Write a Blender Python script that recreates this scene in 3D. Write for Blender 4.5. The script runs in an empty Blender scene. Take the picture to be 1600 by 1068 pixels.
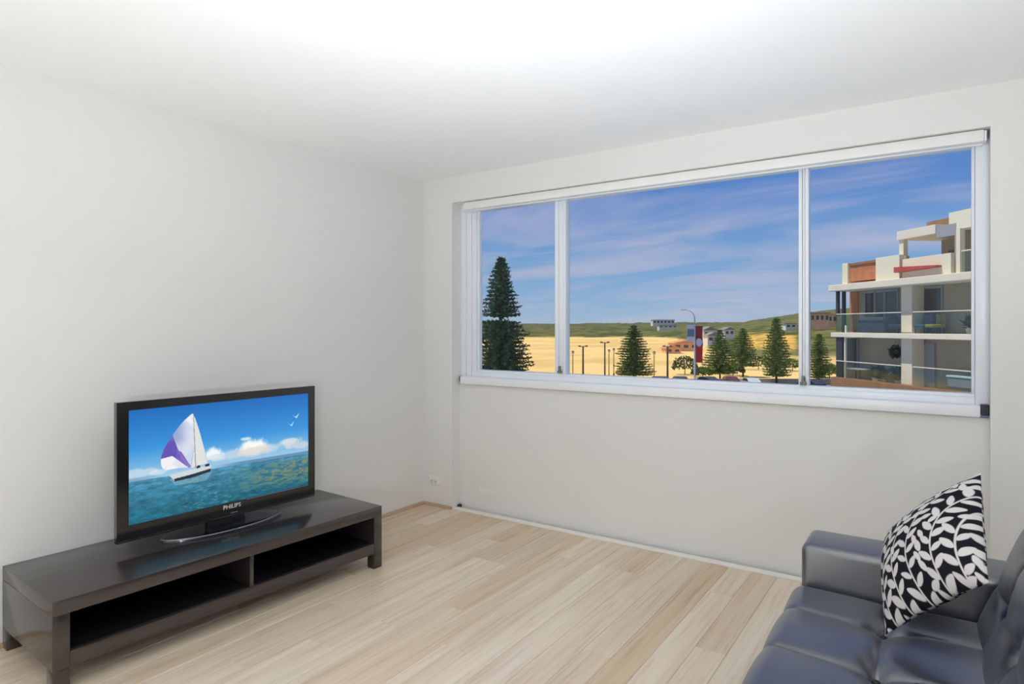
import bpy, bmesh, math, random
import numpy as np
from mathutils import Vector, Matrix

random.seed(7)
S = bpy.context.scene
COL = S.collection
PI = math.pi

# ------------------------------------------------------------------ camera
F_PX, HORIZON, VPX, CAM_H = 985.0, 510.0, 1470.0, 1.38
YAW = math.atan((VPX - 800.0) / F_PX)
FW = Vector((-math.sin(YAW), math.cos(YAW), 0))
RT = Vector((math.cos(YAW), math.sin(YAW), 0))
cam_d = bpy.data.cameras.new('camera')
cam = bpy.data.objects.new('camera', cam_d)
COL.objects.link(cam)
cam.location = (0, 0, CAM_H)
cam.rotation_euler = (PI / 2, 0, YAW)
cam_d.sensor_fit = 'HORIZONTAL'
cam_d.sensor_width = 36.0
cam_d.lens = 36.0 * F_PX / 1600.0
cam_d.shift_y = (HORIZON - 534.0) / 1600.0
cam_d.clip_start = 0.05
cam_d.clip_end = 20000
S.camera = cam

# ------------------------------------------------------------------ colour management
S.view_settings.view_transform = 'Standard'
S.view_settings.look = 'None'
S.view_settings.exposure = 0.0
S.view_settings.gamma = 1.0
S.view_settings.use_curve_mapping = False
S.cycles.use_denoising = True
S.cycles.max_bounces = 12
S.cycles.diffuse_bounces = 8
S.cycles.transparent_max_bounces = 12
S.cycles.sample_clamp_indirect = 6.0
S.cycles.caustics_reflective = False
S.cycles.caustics_refractive = False


def lin(r, g, b):
    def f(c):
        c /= 255.0
        return c / 12.92 if c <= 0.04045 else ((c + 0.055) / 1.055) ** 2.4
    return (f(r), f(g), f(b), 1.0)


class NT:
    """small node-tree helper"""
    def __init__(self, tree):
        self.t = tree
        self.n = tree.nodes
        self.l = tree.links

    def add(self, kind, **kw):
        nd = self.n.new(kind)
        for k, v in kw.items():
            if k == 'inp':
                for a, b in v.items():
                    s = nd.inputs[a]
                    if hasattr(b, 'is_output'):
                        self.l.new(b, s)
                    else:
                        s.default_value = b
            else:
                setattr(nd, k, v)
        return nd

    def math(self, op, a, b=0.0, c=0.0, clamp=False):
        nd = self.n.new('ShaderNodeMath')
        nd.operation = op
        nd.use_clamp = clamp
        for i, v in enumerate((a, b, c)):
            if hasattr(v, 'is_output'):
                self.l.new(v, nd.inputs[i])
            else:
                nd.inputs[i].default_value = v
        return nd.outputs[0]

    def mix(self, fac, a, b, mode='MIX'):
        nd = self.n.new('ShaderNodeMix')
        nd.data_type = 'RGBA'
        nd.blend_type = mode
        for s, v in ((nd.inputs[0], fac), (nd.inputs[6], a), (nd.inputs[7], b)):
            if hasattr(v, 'is_output'):
                self.l.new(v, s)
            else:
                s.default_value = v
        return nd.outputs[2]

    def ramp(self, fac, stops):
        nd = self.n.new('ShaderNodeValToRGB')
        self.l.new(fac, nd.inputs[0])
        cr = nd.color_ramp
        while len(cr.elements) < len(stops):
            cr.elements.new(0.5)
        for e, (p, c) in zip(cr.elements, stops):
            e.position = p
            e.color = c
        return nd.outputs[0]


# ------------------------------------------------------------------ world: blue sky with thin streaky cloud
w = bpy.data.worlds.new('sky')
S.world = w
w.use_nodes = True
nt = NT(w.node_tree)
nt.n.clear()
tc = nt.add('ShaderNodeTexCoord')
sep = nt.add('ShaderNodeSeparateXYZ', inp={0: tc.outputs['Generated']})
zz = nt.math('MAXIMUM', sep.outputs[2], 0.0)
grad = nt.ramp(zz, [(0.0, lin(158, 186, 212)), (0.05, lin(140, 175, 214)), (0.12, lin(114, 158, 210)),
                    (0.19, lin(94, 138, 204)), (0.30, lin(80, 124, 200)), (1.0, lin(48, 95, 185))])
den = nt.math('ADD', zz, 0.16)
cx = nt.math('DIVIDE', sep.outputs[0], den)
cy = nt.math('DIVIDE', sep.outputs[1], den)
comb = nt.add('ShaderNodeCombineXYZ', inp={0: cx, 1: cy, 2: 0.0})
mp = nt.add('ShaderNodeMapping', inp={0: comb.outputs[0], 1: (3.1, 0.7, 0.0), 2: (0, 0, 0.55), 3: (0.75, 1.5, 1.0)})
n1 = nt.add('ShaderNodeTexNoise', inp={'Vector': mp.outputs[0], 'Scale': 0.9, 'Detail': 7.0, 'Roughness': 0.58, 'Distortion': 0.5})
cl = nt.ramp(n1.outputs[0], [(0.42, (0, 0, 0, 1)), (0.68, (1, 1, 1, 1))])
cl2 = nt.math('MULTIPLY', cl, 0.78)
sky = nt.mix(cl2, grad, lin(196, 190, 210))
bg = nt.add('ShaderNodeBackground', inp={0: sky, 1: 1.0})
out = nt.add('ShaderNodeOutputWorld', inp={0: bg.outputs[0]})

# ------------------------------------------------------------------ sun: high, from behind the house
sd = bpy.data.lights.new('sun', 'SUN')
sd.energy = 3.6
sd.angle = 0.009
sd.color = (1.0, 0.95, 0.86)
sun = bpy.data.objects.new('sun', sd)
COL.objects.link(sun)
sun_from = Vector((-0.40, -0.24, 0.92)).normalized()
sun.rotation_euler = sun_from.to_track_quat('Z', 'Y').to_euler()

# fill lights added to brighten the room, all unseen below or behind the view: a standing uplighter by the sofa and two low floor uplighters
# (their fittings are built further down)  x, y, z, watts, aim, spread
ADDED_LIGHTS = [(0.72, -1.15, 1.05, 84.0, (-0.35, 0.15, 1.0), 180), (-0.85, 1.00, 0.20, 21.5, (-0.04, 0.30, 1.0), 112),
         (-2.3, -2.2, 0.30, 24.0, (-0.05, 0.25, 1.0), 180)]


# ------------------------------------------------------------------ object helpers
def tag(o, label=None, cat=None, group=None, kind=None):
    if label:
        o['label'] = label
    if cat:
        o['category'] = cat
    if group:
        o['group'] = group
    if kind:
        o['kind'] = kind
    return o


def empty(name, loc=(0, 0, 0), rz=0.0, label=None, cat=None, group=None, kind=None, parent=None):
    o = bpy.data.objects.new(name, None)
    o.empty_display_size = 0.1
    COL.objects.link(o)
    o.location = loc
    o.rotation_euler = (0, 0, rz)
    if parent:
        o.parent = parent
    return tag(o, label, cat, group, kind)


def dup(root, loc=None, rz=None, label=None, group=None):
    r = root.copy()
    COL.objects.link(r)
    if loc is not None:
        r.location = loc
    if rz is not None:
        r.rotation_euler = (0, 0, rz)
    if label:
        r['label'] = label
    if group:
        r['group'] = group
    for ch in list(root.children):
        c = ch.copy()
        COL.objects.link(c)
        c.parent = r
        for g in list(ch.children):
            d = g.copy()
            COL.objects.link(d)
            d.parent = c
    return r


class MB:
    def __init__(self):
        self.b = bmesh.new()

    def box(self, x0, x1, y0, y1, z0, z1, M=None, bev=0.0, seg=2):
        vs = [self.b.verts.new(p) for p in ((x0, y0, z0), (x1, y0, z0), (x1, y1, z0), (x0, y1, z0),
                                            (x0, y0, z1), (x1, y0, z1), (x1, y1, z1), (x0, y1, z1))]
        fs = [self.b.faces.new([vs[i] for i in q]) for q in
              ((3, 2, 1, 0), (4, 5, 6, 7), (0, 1, 5, 4), (1, 2, 6, 5), (2, 3, 7, 6), (3, 0, 4, 7))]
        if M is not None:
            for v in vs:
                v.co = M @ v.co
        if bev > 0:
            es = list({e for f in fs for e in f.edges})
            bmesh.ops.bevel(self.b, geom=es, offset=bev, segments=seg, profile=0.5, affect='EDGES')
        return self

    def lathe(self, prof, n=20, M=None, cap=True):
        rings = []
        for r, z in prof:
            rings.append([self.b.verts.new((r * math.cos(2 * PI * k / n), r * math.sin(2 * PI * k / n), z)) for k in range(n)])
        for a, c in zip(rings, rings[1:]):
            for k in range(n):
                self.b.faces.new((a[k], a[(k + 1) % n], c[(k + 1) % n], c[k]))
        if cap:
            self.b.faces.new(list(reversed(rings[0])))
            self.b.faces.new(rings[-1])
        if M is not None:
            for rg in rings:
                for v in rg:
                    v.co = M @ v.co
        return self

    def tube(self, pts, r, n=8):
        pts = [Vector(p) for p in pts]
        rs = r if isinstance(r, (list, tuple)) else [r] * len(pts)
        rings = []
        for i, p in enumerate(pts):
            d = (pts[min(i + 1, len(pts) - 1)] - pts[max(i - 1, 0)]).normalized()
            a = d.orthogonal().normalized() if abs(d.z) < 0.99 else Vector((1, 0, 0))
            if abs(d.z) < 0.99:
                a = Vector((0, 0, 1)).cross(d).normalized()
            c = d.cross(a).normalized()
            rings.append([self.b.verts.new(p + (a * math.cos(2 * PI * k / n) + c * math.sin(2 * PI * k / n)) * rs[i]) for k in range(n)])
        for u, v in zip(rings, rings[1:]):
            for k in range(n):
                self.b.faces.new((u[k], u[(k + 1) % n], v[(k + 1) % n], v[k]))
        self.b.faces.new(list(reversed(rings[0])))
        self.b.faces.new(rings[-1])
        return self

    def prism(self, poly, y0, y1, M=None, bev=0.0):
        """poly in x,z ; extruded along y"""
        a = [self.b.verts.new((x, y0, z)) for x, z in poly]
        c = [self.b.verts.new((x, y1, z)) for x, z in poly]
        n = len(poly)
        fs = [self.b.faces.new(a), self.b.faces.new(list(reversed(c)))]
        for k in range(n):
            fs.append(self.b.faces.new((a[k], c[k], c[(k + 1) % n], a[(k + 1) % n])))
        if M is not None:
            for v in a + c:
                v.co = M @ v.co
        if bev > 0:
            bmesh.ops.bevel(self.b, geom=list({e for f in fs for e in f.edges}), offset=bev, segments=2, profile=0.5, affect='EDGES')
        return self

    def build(self, name, mat, parent=None, smooth=False, auto=None):
        bmesh.ops.recalc_face_normals(self.b, faces=self.b.faces[:])
        me = bpy.data.meshes.new(name)
        self.b.to_mesh(me)
        self.b.free()
        return link(name, me, mat, parent, smooth, auto)


def link(name, me, mat, parent=None, smooth=False, auto=None):
    me.materials.append(mat)
    if smooth or auto:
        me.polygons.foreach_set('use_smooth', [True] * len(me.polygons))
    if auto:
        me.set_sharp_from_angle(angle=math.radians(auto))
    o = bpy.data.objects.new(name, me)
    COL.objects.link(o)
    if parent:
        o.parent = parent
    return o


def grid_mesh(name, P, nu, nv, wrap=False):
    """P : array (nu*nv,3) row-major over u then v"""
    me = bpy.data.meshes.new(name)
    i = np.arange(nu - 1)[:, None] * nv + np.arange(nv - 1)[None, :]
    q = np.stack([i, i + nv, i + nv + 1, i + 1], -1).reshape(-1, 4)
    set_mesh(me, P, q)
    return me


def set_mesh(me, P, Q):
    P = np.asarray(P, np.float32)
    Q = np.asarray(Q, np.int32)
    k = Q.shape[1]
    me.vertices.add(len(P))
    me.vertices.foreach_set('co', P.ravel())
    me.loops.add(Q.size)
    me.loops.foreach_set('vertex_index', Q.ravel())
    me.polygons.add(len(Q))
    me.polygons.foreach_set('loop_start', np.arange(len(Q), dtype=np.int32) * k)
    me.update(calc_edges=True)
    me.validate()


def colour_attr(me, C):
    at = me.color_attributes.new('print', 'FLOAT_COLOR', 'POINT')
    C = np.concatenate([np.asarray(C, np.float32), np.ones((len(C), 1), np.float32)], 1)
    at.data.foreach_set('color', C.ravel())


# ------------------------------------------------------------------ materials
def mat(name, col, rough=0.5, spec=0.5, metal=0.0, bump=0.0, bscale=60.0, var=0.0, vscale=6.0, coat=0.0, ior=1.5, sheen=0.0):
    m = bpy.data.materials.new(name)
    m.use_nodes = True
    t = NT(m.node_tree)
    p = t.n['Principled BSDF']
    p.inputs['Base Color'].default_value = col
    p.inputs['Roughness'].default_value = rough
    p.inputs['Specular IOR Level'].default_value = spec
    p.inputs['Metallic'].default_value = metal
    p.inputs['IOR'].default_value = ior
    p.inputs['Coat Weight'].default_value = coat
    p.inputs['Coat Roughness'].default_value = 0.08
    p.inputs['Sheen Weight'].default_value = sheen
    tc = t.add('ShaderNodeTexCoord')
    if var > 0:
        nz = t.add('ShaderNodeTexNoise', inp={'Vector': tc.outputs['Object'], 'Scale': vscale, 'Detail': 4.0})
        dark = tuple(c * (1 - var) for c in col[:3]) + (1,)
        lite = tuple(min(1, c * (1 + var)) for c in col[:3]) + (1,)
        c = t.ramp(nz.outputs[0], [(0.3, dark), (0.7, lite)])
        t.l.new(c, p.inputs['Base Color'])
    if bump > 0:
        nz = t.add('ShaderNodeTexNoise', inp={'Vector': tc.outputs['Object'], 'Scale': bscale, 'Detail': 3.0})
        bp = t.add('ShaderNodeBump', inp={'Strength': bump, 'Distance': 0.01, 'Height': nz.outputs[0]})
        t.l.new(bp.outputs[0], p.inputs['Normal'])
    return m


M = {}
M['wall'] = mat('wall_paint', lin(226, 225, 222), 0.6, 0.3, bump=0.02, bscale=180, var=0.012, vscale=1.2)
M['ceiling'] = mat('ceiling_paint', lin(246, 246, 246), 0.75, 0.2, bump=0.02, bscale=150, var=0.006)
M['white'] = mat('white_gloss_paint', lin(238, 240, 244), 0.3, 0.5, var=0.008)
M['alu'] = mat('white_aluminium', lin(232, 236, 242), 0.28, 0.5, var=0.01)
M['blind'] = mat('blind_white', lin(236, 235, 232), 0.5, 0.4, var=0.01)
M['track'] = mat('painted_track', lin(238, 234, 226), 0.35, 0.5, var=0.03, vscale=12)
M['latch'] = mat('grey_latch', lin(120, 118, 112), 0.4, 0.5)
M['darkgap'] = mat('dark_bracket', lin(60, 62, 64), 0.6, 0.3)
M['timbertrim'] = mat('timber_trim', lin(186, 156, 130), 0.5, 0.4, var=0.12, vscale=9)
M['plate'] = mat('plastic_plate', lin(232, 232, 222), 0.35, 0.5)
M['plate_painted'] = mat('painted_plate', lin(230, 226, 222), 0.55, 0.3)
M['hole'] = mat('dark_slot', lin(70, 70, 66), 0.6, 0.2)


def wood_floor():
    m = bpy.data.materials.new('pale_oak_boards')
    m.use_nodes = True
    t = NT(m.node_tree)
    p = t.n['Principled BSDF']
    tc = t.add('ShaderNodeTexCoord')
    oi = t.add('ShaderNodeObjectInfo')
    geo = t.add('ShaderNodeNewGeometry')
    off = t.math('MULTIPLY', oi.outputs['Random'], 37.0)
    cmb = t.add('ShaderNodeCombineXYZ', inp={0: off, 1: off, 2: 0.0})
    add = t.add('ShaderNodeVectorMath', operation='ADD', inp={0: geo.outputs['Position'], 1: cmb.outputs[0]})
    mp = t.add('ShaderNodeMapping', inp={0: add.outputs[0], 3: (46.0, 1.6, 1.0)})
    g = t.add('ShaderNodeTexNoise', inp={'Vector': mp.outputs[0], 'Scale': 1.0, 'Detail': 6.0, 'Roughness': 0.6, 'Distortion': 0.4})
    mp2 = t.add('ShaderNodeMapping', inp={0: add.outputs[0], 3: (9.0, 0.6, 1.0)})
    g2 = t.add('ShaderNodeTexNoise', inp={'Vector': mp2.outputs[0], 'Scale': 1.0, 'Detail': 3.0, 'Roughness': 0.5, 'Distortion': 0.6})
    board = t.ramp(oi.outputs['Random'], [(0.0, lin(210, 186, 156)), (0.18, lin(224, 208, 186)), (0.4, lin(219, 203, 183)),
                                          (0.6, lin(229, 215, 196)), (0.8, lin(224, 208, 186)), (0.93, lin(216, 196, 168)), (1.0, lin(206, 178, 142))])
    grain = t.ramp(g.outputs[0], [(0.25, (0.80, 0.75, 0.69, 1)), (0.5, (1, 1, 1, 1)), (0.8, (1.06, 1.07, 1.08, 1))])
    c1 = t.mix(1.0, board, grain, 'MULTIPLY')
    band = t.ramp(g2.outputs[0], [(0.3, (0.90, 0.87, 0.82, 1)), (0.65, (1.05, 1.05, 1.05, 1))])
    c2 = t.mix(1.0, c1, band, 'MULTIPLY')
    t.l.new(c2, p.inputs['Base Color'])
    p.inputs['Roughness'].default_value = 0.27
    p.inputs['Specular IOR Level'].default_value = 0.7
    bp = t.add('ShaderNodeBump', inp={'Strength': 0.05, 'Distance': 0.002, 'Height': g.outputs[0]})
    t.l.new(bp.outputs[0], p.inputs['Normal'])
    return m


def wood_dark():
    m = bpy.data.materials.new('black_brown_veneer')
    m.use_nodes = True
    t = NT(m.node_tree)
    p = t.n['Principled BSDF']
    tc = t.add('ShaderNodeTexCoord')
    mp = t.add('ShaderNodeMapping', inp={0: tc.outputs['Object'], 3: (70.0, 3.0, 70.0)})
    g = t.add('ShaderNodeTexNoise', inp={'Vector': mp.outputs[0], 'Scale': 1.0, 'Detail': 5.0, 'Roughness': 0.6})
    c = t.ramp(g.outputs[0], [(0.3, lin(36, 30, 30)), (0.7, lin(52, 44, 42))])
    t.l.new(c, p.inputs['Base Color'])
    p.inputs['Roughness'].default_value = 0.17
    p.inputs['Specular IOR Level'].default_value = 1.0
    bp = t.add('ShaderNodeBump', inp={'Strength': 0.04, 'Distance': 0.002, 'Height': g.outputs[0]})
    t.l.new(bp.outputs[0], p.inputs['Normal'])
    return m


def leather():
    m = bpy.data.materials.new('black_leather')
    m.use_nodes = True
    t = NT(m.node_tree)
    p = t.n['Principled BSDF']
    tc = t.add('ShaderNodeTexCoord')
    v = t.add('ShaderNodeTexVoronoi', inp={'Vector': tc.outputs['Object'], 'Scale': 420.0})
    nz = t.add('ShaderNodeTexNoise', inp={'Vector': tc.outputs['Object'], 'Scale': 14.0, 'Detail': 3.0})
    h = t.math('MULTIPLY_ADD', v.outputs['Distance'], 0.10, nz.outputs[0])
    bp = t.add('ShaderNodeBump', inp={'Strength': 0.05, 'Distance': 0.01, 'Height': h})
    t.l.new(bp.outputs[0], p.inputs['Normal'])
    p.inputs['Base Color'].default_value = lin(36, 40, 53)
    p.inputs['Roughness'].default_value = 0.29
    p.inputs['Sheen Weight'].default_value = 0.15
    p.inputs['Sheen Roughness'].default_value = 0.45
    p.inputs['Sheen Tint'].default_value = (0.78, 0.87, 1.0, 1)
    p.inputs['IOR'].default_value = 2.5
    p.inputs['Specular IOR Level'].default_value = 0.5
    p.inputs['Coat Weight'].default_value = 0.0
    p.inputs['Coat Roughness'].default_value = 0.18
    return m


def glass():
    m = bpy.data.materials.new('window_glass')
    m.use_nodes = True
    t = NT(m.node_tree)
    t.n.clear()
    fr = t.add('ShaderNodeFresnel', inp={'IOR': 1.45})
    tr = t.add('ShaderNodeBsdfTransparent', inp={0: (0.97, 0.985, 0.98, 1)})
    gl = t.add('ShaderNodeBsdfGlossy', inp={'Color': (1, 1, 1, 1), 'Roughness': 0.02})
    f = t.math('MULTIPLY', fr.outputs[0], 0.25)
    mx = t.add('ShaderNodeMixShader', inp={0: f, 1: tr.outputs[0], 2: gl.outputs[0]})
    t.add('ShaderNodeOutputMaterial', inp={0: mx.outputs[0]})
    return m


def printed(name, rough=0.8, emit=0.0, spec=0.3, coat=0.0):
    m = bpy.data.materials.new(name)
    m.use_nodes = True
    t = NT(m.node_tree)
    p = t.n['Principled BSDF']
    at = t.add('ShaderNodeAttribute', attribute_name='print')
    p.inputs['Roughness'].default_value = rough
    p.inputs['Specular IOR Level'].default_value = spec
    p.inputs['Coat Weight'].default_value = coat
    p.inputs['Coat Roughness'].default_value = 0.05
    if emit > 0:
        p.inputs['Base Color'].default_value = (0.01, 0.01, 0.012, 1)
        t.l.new(at.outputs['Color'], p.inputs['Emission Color'])
        p.inputs['Emission Strength'].default_value = emit
    else:
        t.l.new(at.outputs['Color'], p.inputs['Base Color'])
        tc = t.add('ShaderNodeTexCoord')
        nz = t.add('ShaderNodeTexNoise', inp={'Vector': tc.outputs['Object'], 'Scale': 700.0, 'Detail': 2.0})
        bp = t.add('ShaderNodeBump', inp={'Strength': 0.15, 'Distance': 0.002, 'Height': nz.outputs[0]})
        t.l.new(bp.outputs[0], p.inputs['Normal'])
    return m


M['floor'] = wood_floor()
M['bench'] = wood_dark()
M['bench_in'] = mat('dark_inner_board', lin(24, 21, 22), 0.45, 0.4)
M['leather'] = leather()
M['button'] = mat('leather_button', lin(22, 23, 28), 0.4, 0.5)
M['metal_leg'] = mat('steel_leg', lin(120, 120, 125), 0.25, 0.5, metal=1.0)
M['glass'] = glass()
M['tv_black'] = mat('piano_black', lin(16, 16, 20), 0.16, 0.6, coat=0.6)
M['tv_back'] = mat('tv_back_shell', lin(22, 22, 24), 0.5, 0.4)
M['tv_rim'] = mat('tv_clear_rim', lin(150, 160, 175), 0.2, 0.6, metal=0.6)
M['logo'] = mat('silver_lettering', lin(225, 228, 232), 0.35, 0.5)
M['screen'] = printed('lit_screen', 0.25, emit=1.0, spec=0.4)
M['cushion'] = printed('leaf_print_cotton', 0.85, spec=0.2)

# ------------------------------------------------------------------ the room shell
LX, WY, RX, FY, CH = -3.347, 3.691, 1.08, -3.0, 2.512
OXL, OXR, OZT = -3.06, 0.192, 2.316          # window recess
OUT = 3.90

# floor slab and its boards
floor = MB().box(LX - 0.2, RX + 0.2, FY - 0.2, OUT, -0.25, -0.021).build('floor', M['darkgap'])
tag(floor, 'pale oak strip floor running towards the window wall', kind='structure')
PW = 0.13
lens = [0.9, 1.2, 1.5, 1.8, 2.1]
shared = {}


def plank_mesh(wd, ln):
    key = (round(wd, 4), round(ln, 4))
    if key not in shared:
        b = MB()
        g, c = 0.0005, 0.0012
        x, y = wd / 2 - g, ln / 2 - g
        lo = [b.b.verts.new((sx * x, sy * y, -0.02)) for sx, sy in ((-1, -1), (1, -1), (1, 1), (-1, 1))]
        mi = [b.b.verts.new((sx * x, sy * y, -c)) for sx, sy in ((-1, -1), (1, -1), (1, 1), (-1, 1))]
        hi = [b.b.verts.new((sx * (x - c), sy * (y - c), 0)) for sx, sy in ((-1, -1), (1, -1), (1, 1), (-1, 1))]
        for a, d in ((lo, mi), (mi, hi)):
            for k in range(4):
                b.b.faces.new((a[k], a[(k + 1) % 4], d[(k + 1) % 4], d[k]))
        b.b.faces.new(hi)
        bmesh.ops.recalc_face_normals(b.b, faces=b.b.faces[:])
        me = bpy.data.meshes.new('plank')
        b.b.to_mesh(me)
        b.b.free()
        me.materials.append(M['floor'])
        shared[key] = me
    return shared[key]


rp = random.Random(21)
x = LX
ncol = 0
while x < RX - 0.01:
    wd = min(PW, RX - x)
    y = FY
    first = True
    while y < WY - 0.01:
        ln = rp.choice(lens) if not first else rp.choice([0.6, 0.9, 1.2, 1.5, 1.8])
        first = False
        if y + ln > WY - 0.35:
            ln = WY - y
        o = bpy.data.objects.new('plank', plank_mesh(wd, ln))
        COL.objects.link(o)
        o.parent = floor
        o.location = (x + wd / 2, y + ln / 2, 0)
        y += ln
    x += wd
    ncol += 1

wl = MB().box(LX - 0.2, LX, FY - 0.2, OUT, -0.02, CH).build('wall_left', M['wall'])
tag(wl, 'plain off-white side wall behind the television', kind='structure')
b = MB()
b.box(LX, OXL, WY, OUT, -0.02, CH).box(OXR, RX, WY, OUT, -0.02, CH).box(OXL, OXR, WY, OUT, OZT, CH)
b.box(OXL, OXR, 3.785, OUT, -0.02, 0.94)
wb = b.build('wall_back', M['wall'])
tag(wb, 'off-white wall holding the wide window above a recessed panel', kind='structure')
wr = MB().box(RX, RX + 0.2, FY - 0.2, OUT, -0.02, CH).build('wall_right', M['wall'])
tag(wr, 'off-white wall behind the leather sofa', kind='structure')
wf = MB().box(LX, RX, FY - 0.2, FY, -0.02, CH).build('wall_front', M['wall'])
tag(wf, 'off-white wall facing the window', kind='structure')
ce = MB().box(LX - 0.2, RX + 0.2, FY - 0.2, OUT, CH, CH + 0.25).build('ceiling', M['ceiling'])
tag(ce, 'smooth white ceiling', kind='structure')


def quad_trim(name, p0, p1, nrm, label):
    """small quarter-round timber bead"""
    p0, p1, n = Vector(p0), Vector(p1), Vector(nrm)
    b = MB()
    prof = [(0, 0)] + [(0.018 * math.cos(t), 0.019 * math.sin(t)) for t in [k * PI / 12 for k in range(7)]]
    A = [b.b.verts.new(p0 + n * u + Vector((0, 0, v))) for u, v in prof]
    B = [b.b.verts.new(p1 + n * u + Vector((0, 0, v))) for u, v in prof]
    k = len(prof)
    for i in range(k):
        b.b.faces.new((A[i], A[(i + 1) % k], B[(i + 1) % k], B[i]))
    b.b.faces.new(A)
    b.b.faces.new(list(reversed(B)))
    o = b.build(name, M['timbertrim'])
    return tag(o, label, kind='structure')


quad_trim('baseboard_left', (LX, FY, 0), (LX, WY, 0), (1, 0, 0), 'thin brown timber bead along the foot of the side wall')
quad_trim('baseboard_back', (LX + 0.021, WY, 0), (OXL, WY, 0), (0, -1, 0), 'short brown timber bead under the power outlet')
quad_trim('baseboard_right', (OXR, WY, 0), (RX, WY, 0), (0, -1, 0), 'brown timber bead on the wall behind the sofa arm')

# flush white track at the foot of the recessed panel
b = MB()
b.box(OXL + 0.004, OXR - 0.004, WY + 0.004, 3.752, -0.02, 0.006, bev=0.002)
tr = b.build('trim_1', M['track'])
tag(tr, 'long flat white sill track on the floor under the recessed panel', kind='structure')
b = MB().box(OXL + 0.002, OXL + 0.024, 3.75, 3.78, -0.01, 0.022, bev=0.003)
o = b.build('end_block', M['darkgap'], tr)

# ------------------------------------------------------------------ window
WF = empty('window_1', ((OXL + OXR) / 2, 3.82, 1.0), kind='structure')
tag(WF, 'wide white three-pane sliding window')
WO = Vector(WF.location)


def wpart(name, mt, boxes, bev=0.0025, parent=None):
    b = MB()
    for q in boxes:
        b.box(*q, bev=bev)
    ctr = parent is None
    o = b.build(name, mt, None, auto=40)
    par = parent or WF
    o.parent = par
    o.location = -WO if par is WF else (0, 0, 0)
    return o


GT, GB = 2.262, 1.052
wpart('head_frame', M['alu'], [(OXL, OXR, 3.80, 3.89, GT, OZT), ])
wpart('jamb', M['alu'], [(OXL, -3.015, 3.80, 3.89, 1.0, GT), (-3.013, -2.968, 3.806, 3.885, 1.0, GT)])
wpart('jamb', M['alu'], [(0.138, OXR, 3.80, 3.89, 1.0, GT)])
wpart('sash_stile', M['alu'], [(-2.966, -2.925, 3.815, 3.87, 1.0, GT), (-2.923, -2.902, 3.825, 3.862, GB, GT)])
wpart('sash_stile', M['alu'], [(0.124, 0.137, 3.82, 3.87, GB, GT)])
wpart('bottom_rail', M['alu'], [(-2.966, 0.137, 3.81, 3.89, 1.0, 1.035), (-2.966, 0.137, 3.822, 3.885, 1.033, GB)])
wpart('mullion', M['alu'], [(-2.231, -2.205, 3.812, 3.87, GB, GT), (-2.203, -2.172, 3.82, 3.876, GB, GT), (-2.170, -2.146, 3.816, 3.876, GB, GT)])
wpart('mullion', M['alu'], [(-0.657, -0.639, 3.812, 3.87, GB, GT), (-0.637, -0.626, 3.82, 3.876, GB, GT), (-0.624, -0.606, 3.814, 3.876, GB, GT)])
for x0, x1, yy in ((-2.905, -2.228, 3.842), (-2.150, -0.654, 3.852), (-0.610, 0.128, 3.842)):
    wpart('glass_pane', M['glass'], [(x0, x1, yy, yy + 0.004, GB - 0.004, GT + 0.004)], bev=0)
for xx in (-2.187, -0.632):
    o = wpart('latch', M['latch'], [(xx - 0.016, xx + 0.016, 3.795, 3.815, GB + 0.004, GB + 0.022), (xx - 0.007, xx + 0.007, 3.79, 3.812, GB + 0.018, GB + 0.055)], bev=0.003)
    o['label'] = 'grey window catch'
wpart('window_sill', M['white'], [(-3.03, 0.157, 3.748, 3.83, 0.945, 1.002)], bev=0.006)
o = wpart('sill_bracket', M['darkgap'], [(0.159, 0.190, 3.752, 3.80, 0.955, 1.006)], bev=0.002)  # dark block paints the shade seen in the sill-end gap
o['label'] = 'dark bracket in the gap at the sill end'
wpart('sill_bracket', M['latch'], [(-3.056, -3.032, 3.77, 3.80, 0.955, 1.0)], bev=0.002)

# roller blind rolled up under the lintel
rb = empty('roller_blind', (-1.42, 3.77, 2.29), label='rolled-up white blind in its long slim cassette across the window top', cat='blind')
RO = Vector(rb.location)


def rpart(name, mt, fn, parent=rb):
    b = MB()
    fn(b)
    o = b.build(name, mt, None, auto=40)
    o.parent = parent
    o.location = -RO
    return o


rpart('cassette', M['blind'], lambda b: b.box(-2.955, 0.170, 3.712, 3.80, 2.256, 2.312, bev=0.006))
rpart('end_cap', M['white'], lambda b: b.box(-2.975, -2.955, 3.716, 3.80, 2.258, 2.308, bev=0.009))
rpart('end_cap', M['white'], lambda b: b.box(0.170, 0.180, 3.716, 3.80, 2.258, 2.308, bev=0.0045))
rpart('bottom_bar', M['white'], lambda b: b.box(-2.97, 0.165, 3.760, 3.79, 2.250, 2.258, bev=0.003))

# power outlet on the pier, blank plate on the panel
po = empty('power_outlet', (-3.235, WY, 0.195), label='small white double power outlet low on the wall near the corner', cat='outlet')
MB().box(-0.058, 0.058, -0.010, 0.0, -0.034, 0.034, bev=0.003).build('cover_plate', M['plate'], po, auto=40)
for sx in (-1, 1):
    MB().box(sx * 0.04 - 0.007, sx * 0.04 + 0.007, -0.014, -0.008, 0.008, 0.028, bev=0.002).build('switch', M['plate'], po)
    b = MB()
    for ax, az, an in ((-0.007, -0.004, 0.5), (0.007, -0.004, -0.5), (0, -0.018, 0)):
        b.box(-0.0012, 0.0012, -0.0125, -0.009, -0.005, 0.005,
              M=Matrix.Translation((sx * 0.018 + ax, 0, az)) @ Matrix.Rotation(an, 4, 'Y'))
    b.build('socket', M['hole'], po)
bp_ = empty('cover_plate', (-2.80, 3.785, 0.150), label='blank painted-over plate low on the recessed panel', cat='plate')
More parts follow.
